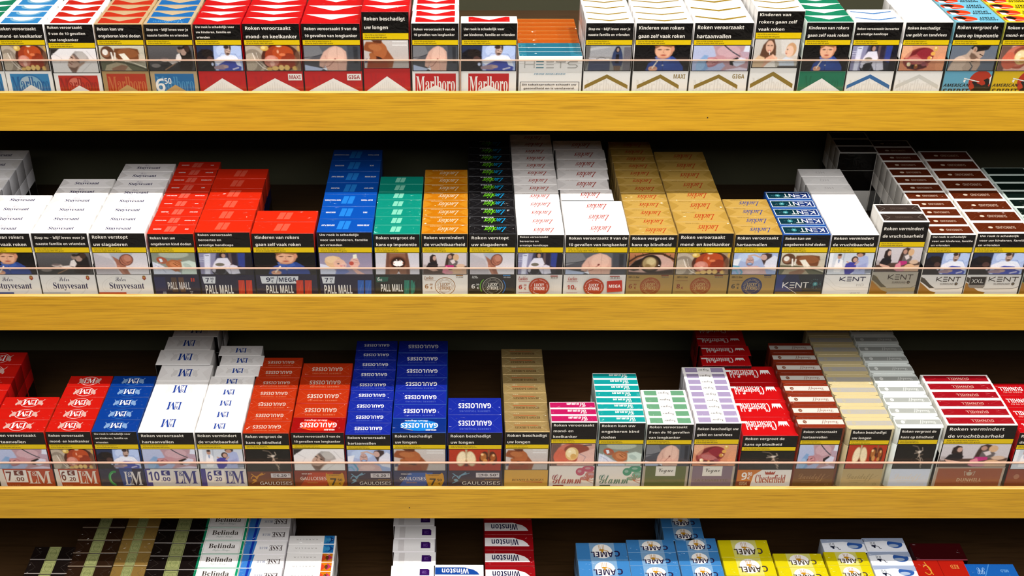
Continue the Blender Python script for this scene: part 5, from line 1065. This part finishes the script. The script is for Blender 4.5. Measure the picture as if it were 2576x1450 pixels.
column(3, 985, 1123, 1089, 7, ('y', 858), '#1c50a8', 'gaul_blue', 'blue pack priced 7.50', brand='gaul_mega_blue', lines=LONG, wf=.69, photo='wound', px=(1119.5, 1129, 1184), tops={0: 'gaulm_blue'})
column(3, 1125.5, 1265, 1088.5, 2, ('y', 1001), '#2434a0', 'gaul_blue', 'wide blue pack priced 10.50', brand='gaul_giga', lines=LONG, wf=.74, photo='lungs', px=(1120, 1129.5, 1184))
column(3, 1270, 1384.5, 1087, 9, ('y', 878), '#a89060', 'benson', 'gold pack with brown lettering', brand='benson', lines=LONG, wf=.89, photo='wound', px=(1119, 1128.5, 1181.5), foil=True)
column(3, 1386.5, 1505, 1062.5, 3, ('y', 1011), '#e0d4d4', 'glamm_pink', 'slim magenta-topped pack', brand='glamm_pink', lines=['Roken veroorzaakt', 'mond- en', 'keelkanker'], wf=.88, photo='tongue', px=(1105.7, 1115, 1171.5))
column(3, 1508, 1626, 1064, 8, ('y', 939), '#c8dcd8', 'glamm_teal', 'slim teal-topped pack', brand='glamm_green', lines=['Roken kan uw', 'ongeboren kind', 'doden'], wf=.82, photo='baby', px=(1107.7, 1117, 1172))
column(3, 1628, 1747.5, 1067.6, 5, ('y', 981), '#e4e2dc', 'vogue_green', 'slim sage-topped pack', brand='vogue_green', lines=KAN9, wf=.87, photo='back', px=(1107.7, 1118, 1172))
column(3, 1750, 1867.5, 1065, 9, ('y', 924), '#e4e0e6', 'vogue_lilac', 'slim lilac-topped pack', brand='vogue_lilac', lines=['Roken beschadigt uw', 'gebit en tandvlees'], wf=.9, photo='teeth', px=(1106, 1117.5, 1172))
column(3, 1868.5, 2010, 1096, 4, ('y', 922), '#c42028', 'chester', 'wide red crown pack priced 9.90', brand='chester', lines=BLIND, wf=.71, photo='smoke', px=(1125, 1134, 1181))
column(3, 1766, 1892, 920.5, 4, 23, '#a41c20', 'chester', 'red crown pack shifted left behind', rear=True, first=4, dx={1: 4, 2: 2, 3: 3})
column(3, 2008.5, 2131, 1077, 8, 22.6, '#7c3020', 'david_brown', 'brown pack with cut corners', brand='david_brown', lines=HART, wf=.82, photo='defib', px=(1108.5, 1118, 1179), oct=True)
column(3, 2133, 2254.5, 1080, 10, 22.4, '#e8dab4', 'david_cream', 'cream pack with cut corners', brand='david_cream', lines=LONG, wf=.83, photo='lungs', px=(1108.5, 1118.5, 1179), oct=True)
column(3, 2257, 2378, 1077, 10, 22.2, '#e0e8e4', 'david_white', 'white pack with cut corners', brand='david_white', lines=BLIND, wf=.85, photo='smoke', px=(1107, 1117.5, 1179), oct=True)
column(3, 2382, 2563, 1070, 6, ('y', 943), '#d8d4cc', 'dunhill', 'wide flat pack with maroon top', brand='dunhill', lines=VRUCHT, wf=.79, photo='family', px=(1105, 1116.5, 1174.5))
column(3, 2565, 2690, 1089, 4, 25, '#b41418', 'dunhill_red', 'red pack at right edge', brand='dunhill_red', lines=VRUCHT, wf=.86, photo='couple', px=(1120, 1130, 1180))

# ------------------------------------------------------------------ bottom shelf: seen from above only
column(4, 58, 168, 1445.5, 2, 25, '#1c1614', 'seal_black', 'leftmost black pack with green seal')
column(4, 168, 282, 1427, 5, 24, '#241a16', 'seal_brown', 'brown-black pack with green seal, second file')
column(4, 277, 371, 1425, 4, 24, '#6c5430', 'seal_gold', 'gold-brown pack with green seal', dz=-.003)
column(4, 366, 497, 1435.5, 5, 24.2, '#1c1614', 'seal_black', 'wide black pack with green seal')
column(4, 489, 602, 1430, 5, 25, '#e0e8e4', 'belinda', 'white pack with green side stripes')
column(4, 602.5, 712, 1430, 5, 25, '#ece8ec', 'esse', 'white pack with blue band')
column(4, 713, 837, 1438.5, 4, 16.5, WH, ['karelia_f', 'karelia_f', 'karelia_f', 'karelia_b', 'karelia_b', 'karelia_b'], 'slim white pack with coloured end')
column(4, 982, 1091, 1423, 4, 24.5, '#ece8ec', 'purple', 'white pack with purple square', dx={1: 1, 2: 3, 3: 1, 4: 2})
column(4, 1093, 1218, 1455, 1, 24, '#e4e4e8', 'winston_blue', 'white pack with blue curved panel', dz=.0)
column(4, 1219, 1346, 1425, 4, 29, '#901418', 'winston_red', 'maroon pack with white curved panel')
column(4, 1452, 1582, 1409.5, 1, 32, '#8cb4dc', 'camel_blue', 'leftmost pale blue desert-animal pack')
column(4, 1583.5, 1708, 1424, 2, 24, '#8cb4dc', 'camel_blue', 'middle pale blue desert-animal pack')
column(4, 1710, 1817, 1423, 2, 25, '#8cb4dc', 'camel_blue', 'rightmost pale blue desert-animal pack')
column(4, 1671, 1774, 1361, 3, 25, '#7ca8d4', 'camel_blue', 'pale blue desert-animal pack shifted left, far back', nofwd=True)
column(4, 1815, 1943, 1402.6, 1, 32, '#dccc20', 'camel_yellow', 'leftmost yellow desert-animal pack')
column(4, 1953, 2078, 1427.5, 1, 25, '#dccc20', 'camel_yellow', 'middle yellow desert-animal pack')
column(4, 2081, 2191, 1423, 1, 25, '#dccc20', 'camel_yellow', 'rightmost yellow desert-animal pack')
column(4, 2074, 2186, 1390.5, 1, 25, '#ccd4e4', 'camel_white', 'white-blue pack behind yellow packs', nofwd=True)
column(4, 2193, 2301.5, 1423, 2, 25.2, '#ccd4e4', 'camel_white', 'white-blue pack with dark animal')
column(4, 2311, 2444, 1452, 1, 30, '#8c1414', 'red_book', 'wide red pack with gold emblem')
column(4, 2306, 2437, 1411, 1, 32, '#3c0a0e', 'maroon', 'dark maroon flat-topped pack behind red pack', nofwd=True)
column(4, 2440, 2567, 1455, 1, 25, '#1c5cac', 'blue_book', 'blue glossy pack in right corner')
print('packs', len(LABELS), 'objects', len(bpy.data.objects), 'tris ~', sum(len(m.loops) for m in bpy.data.meshes))
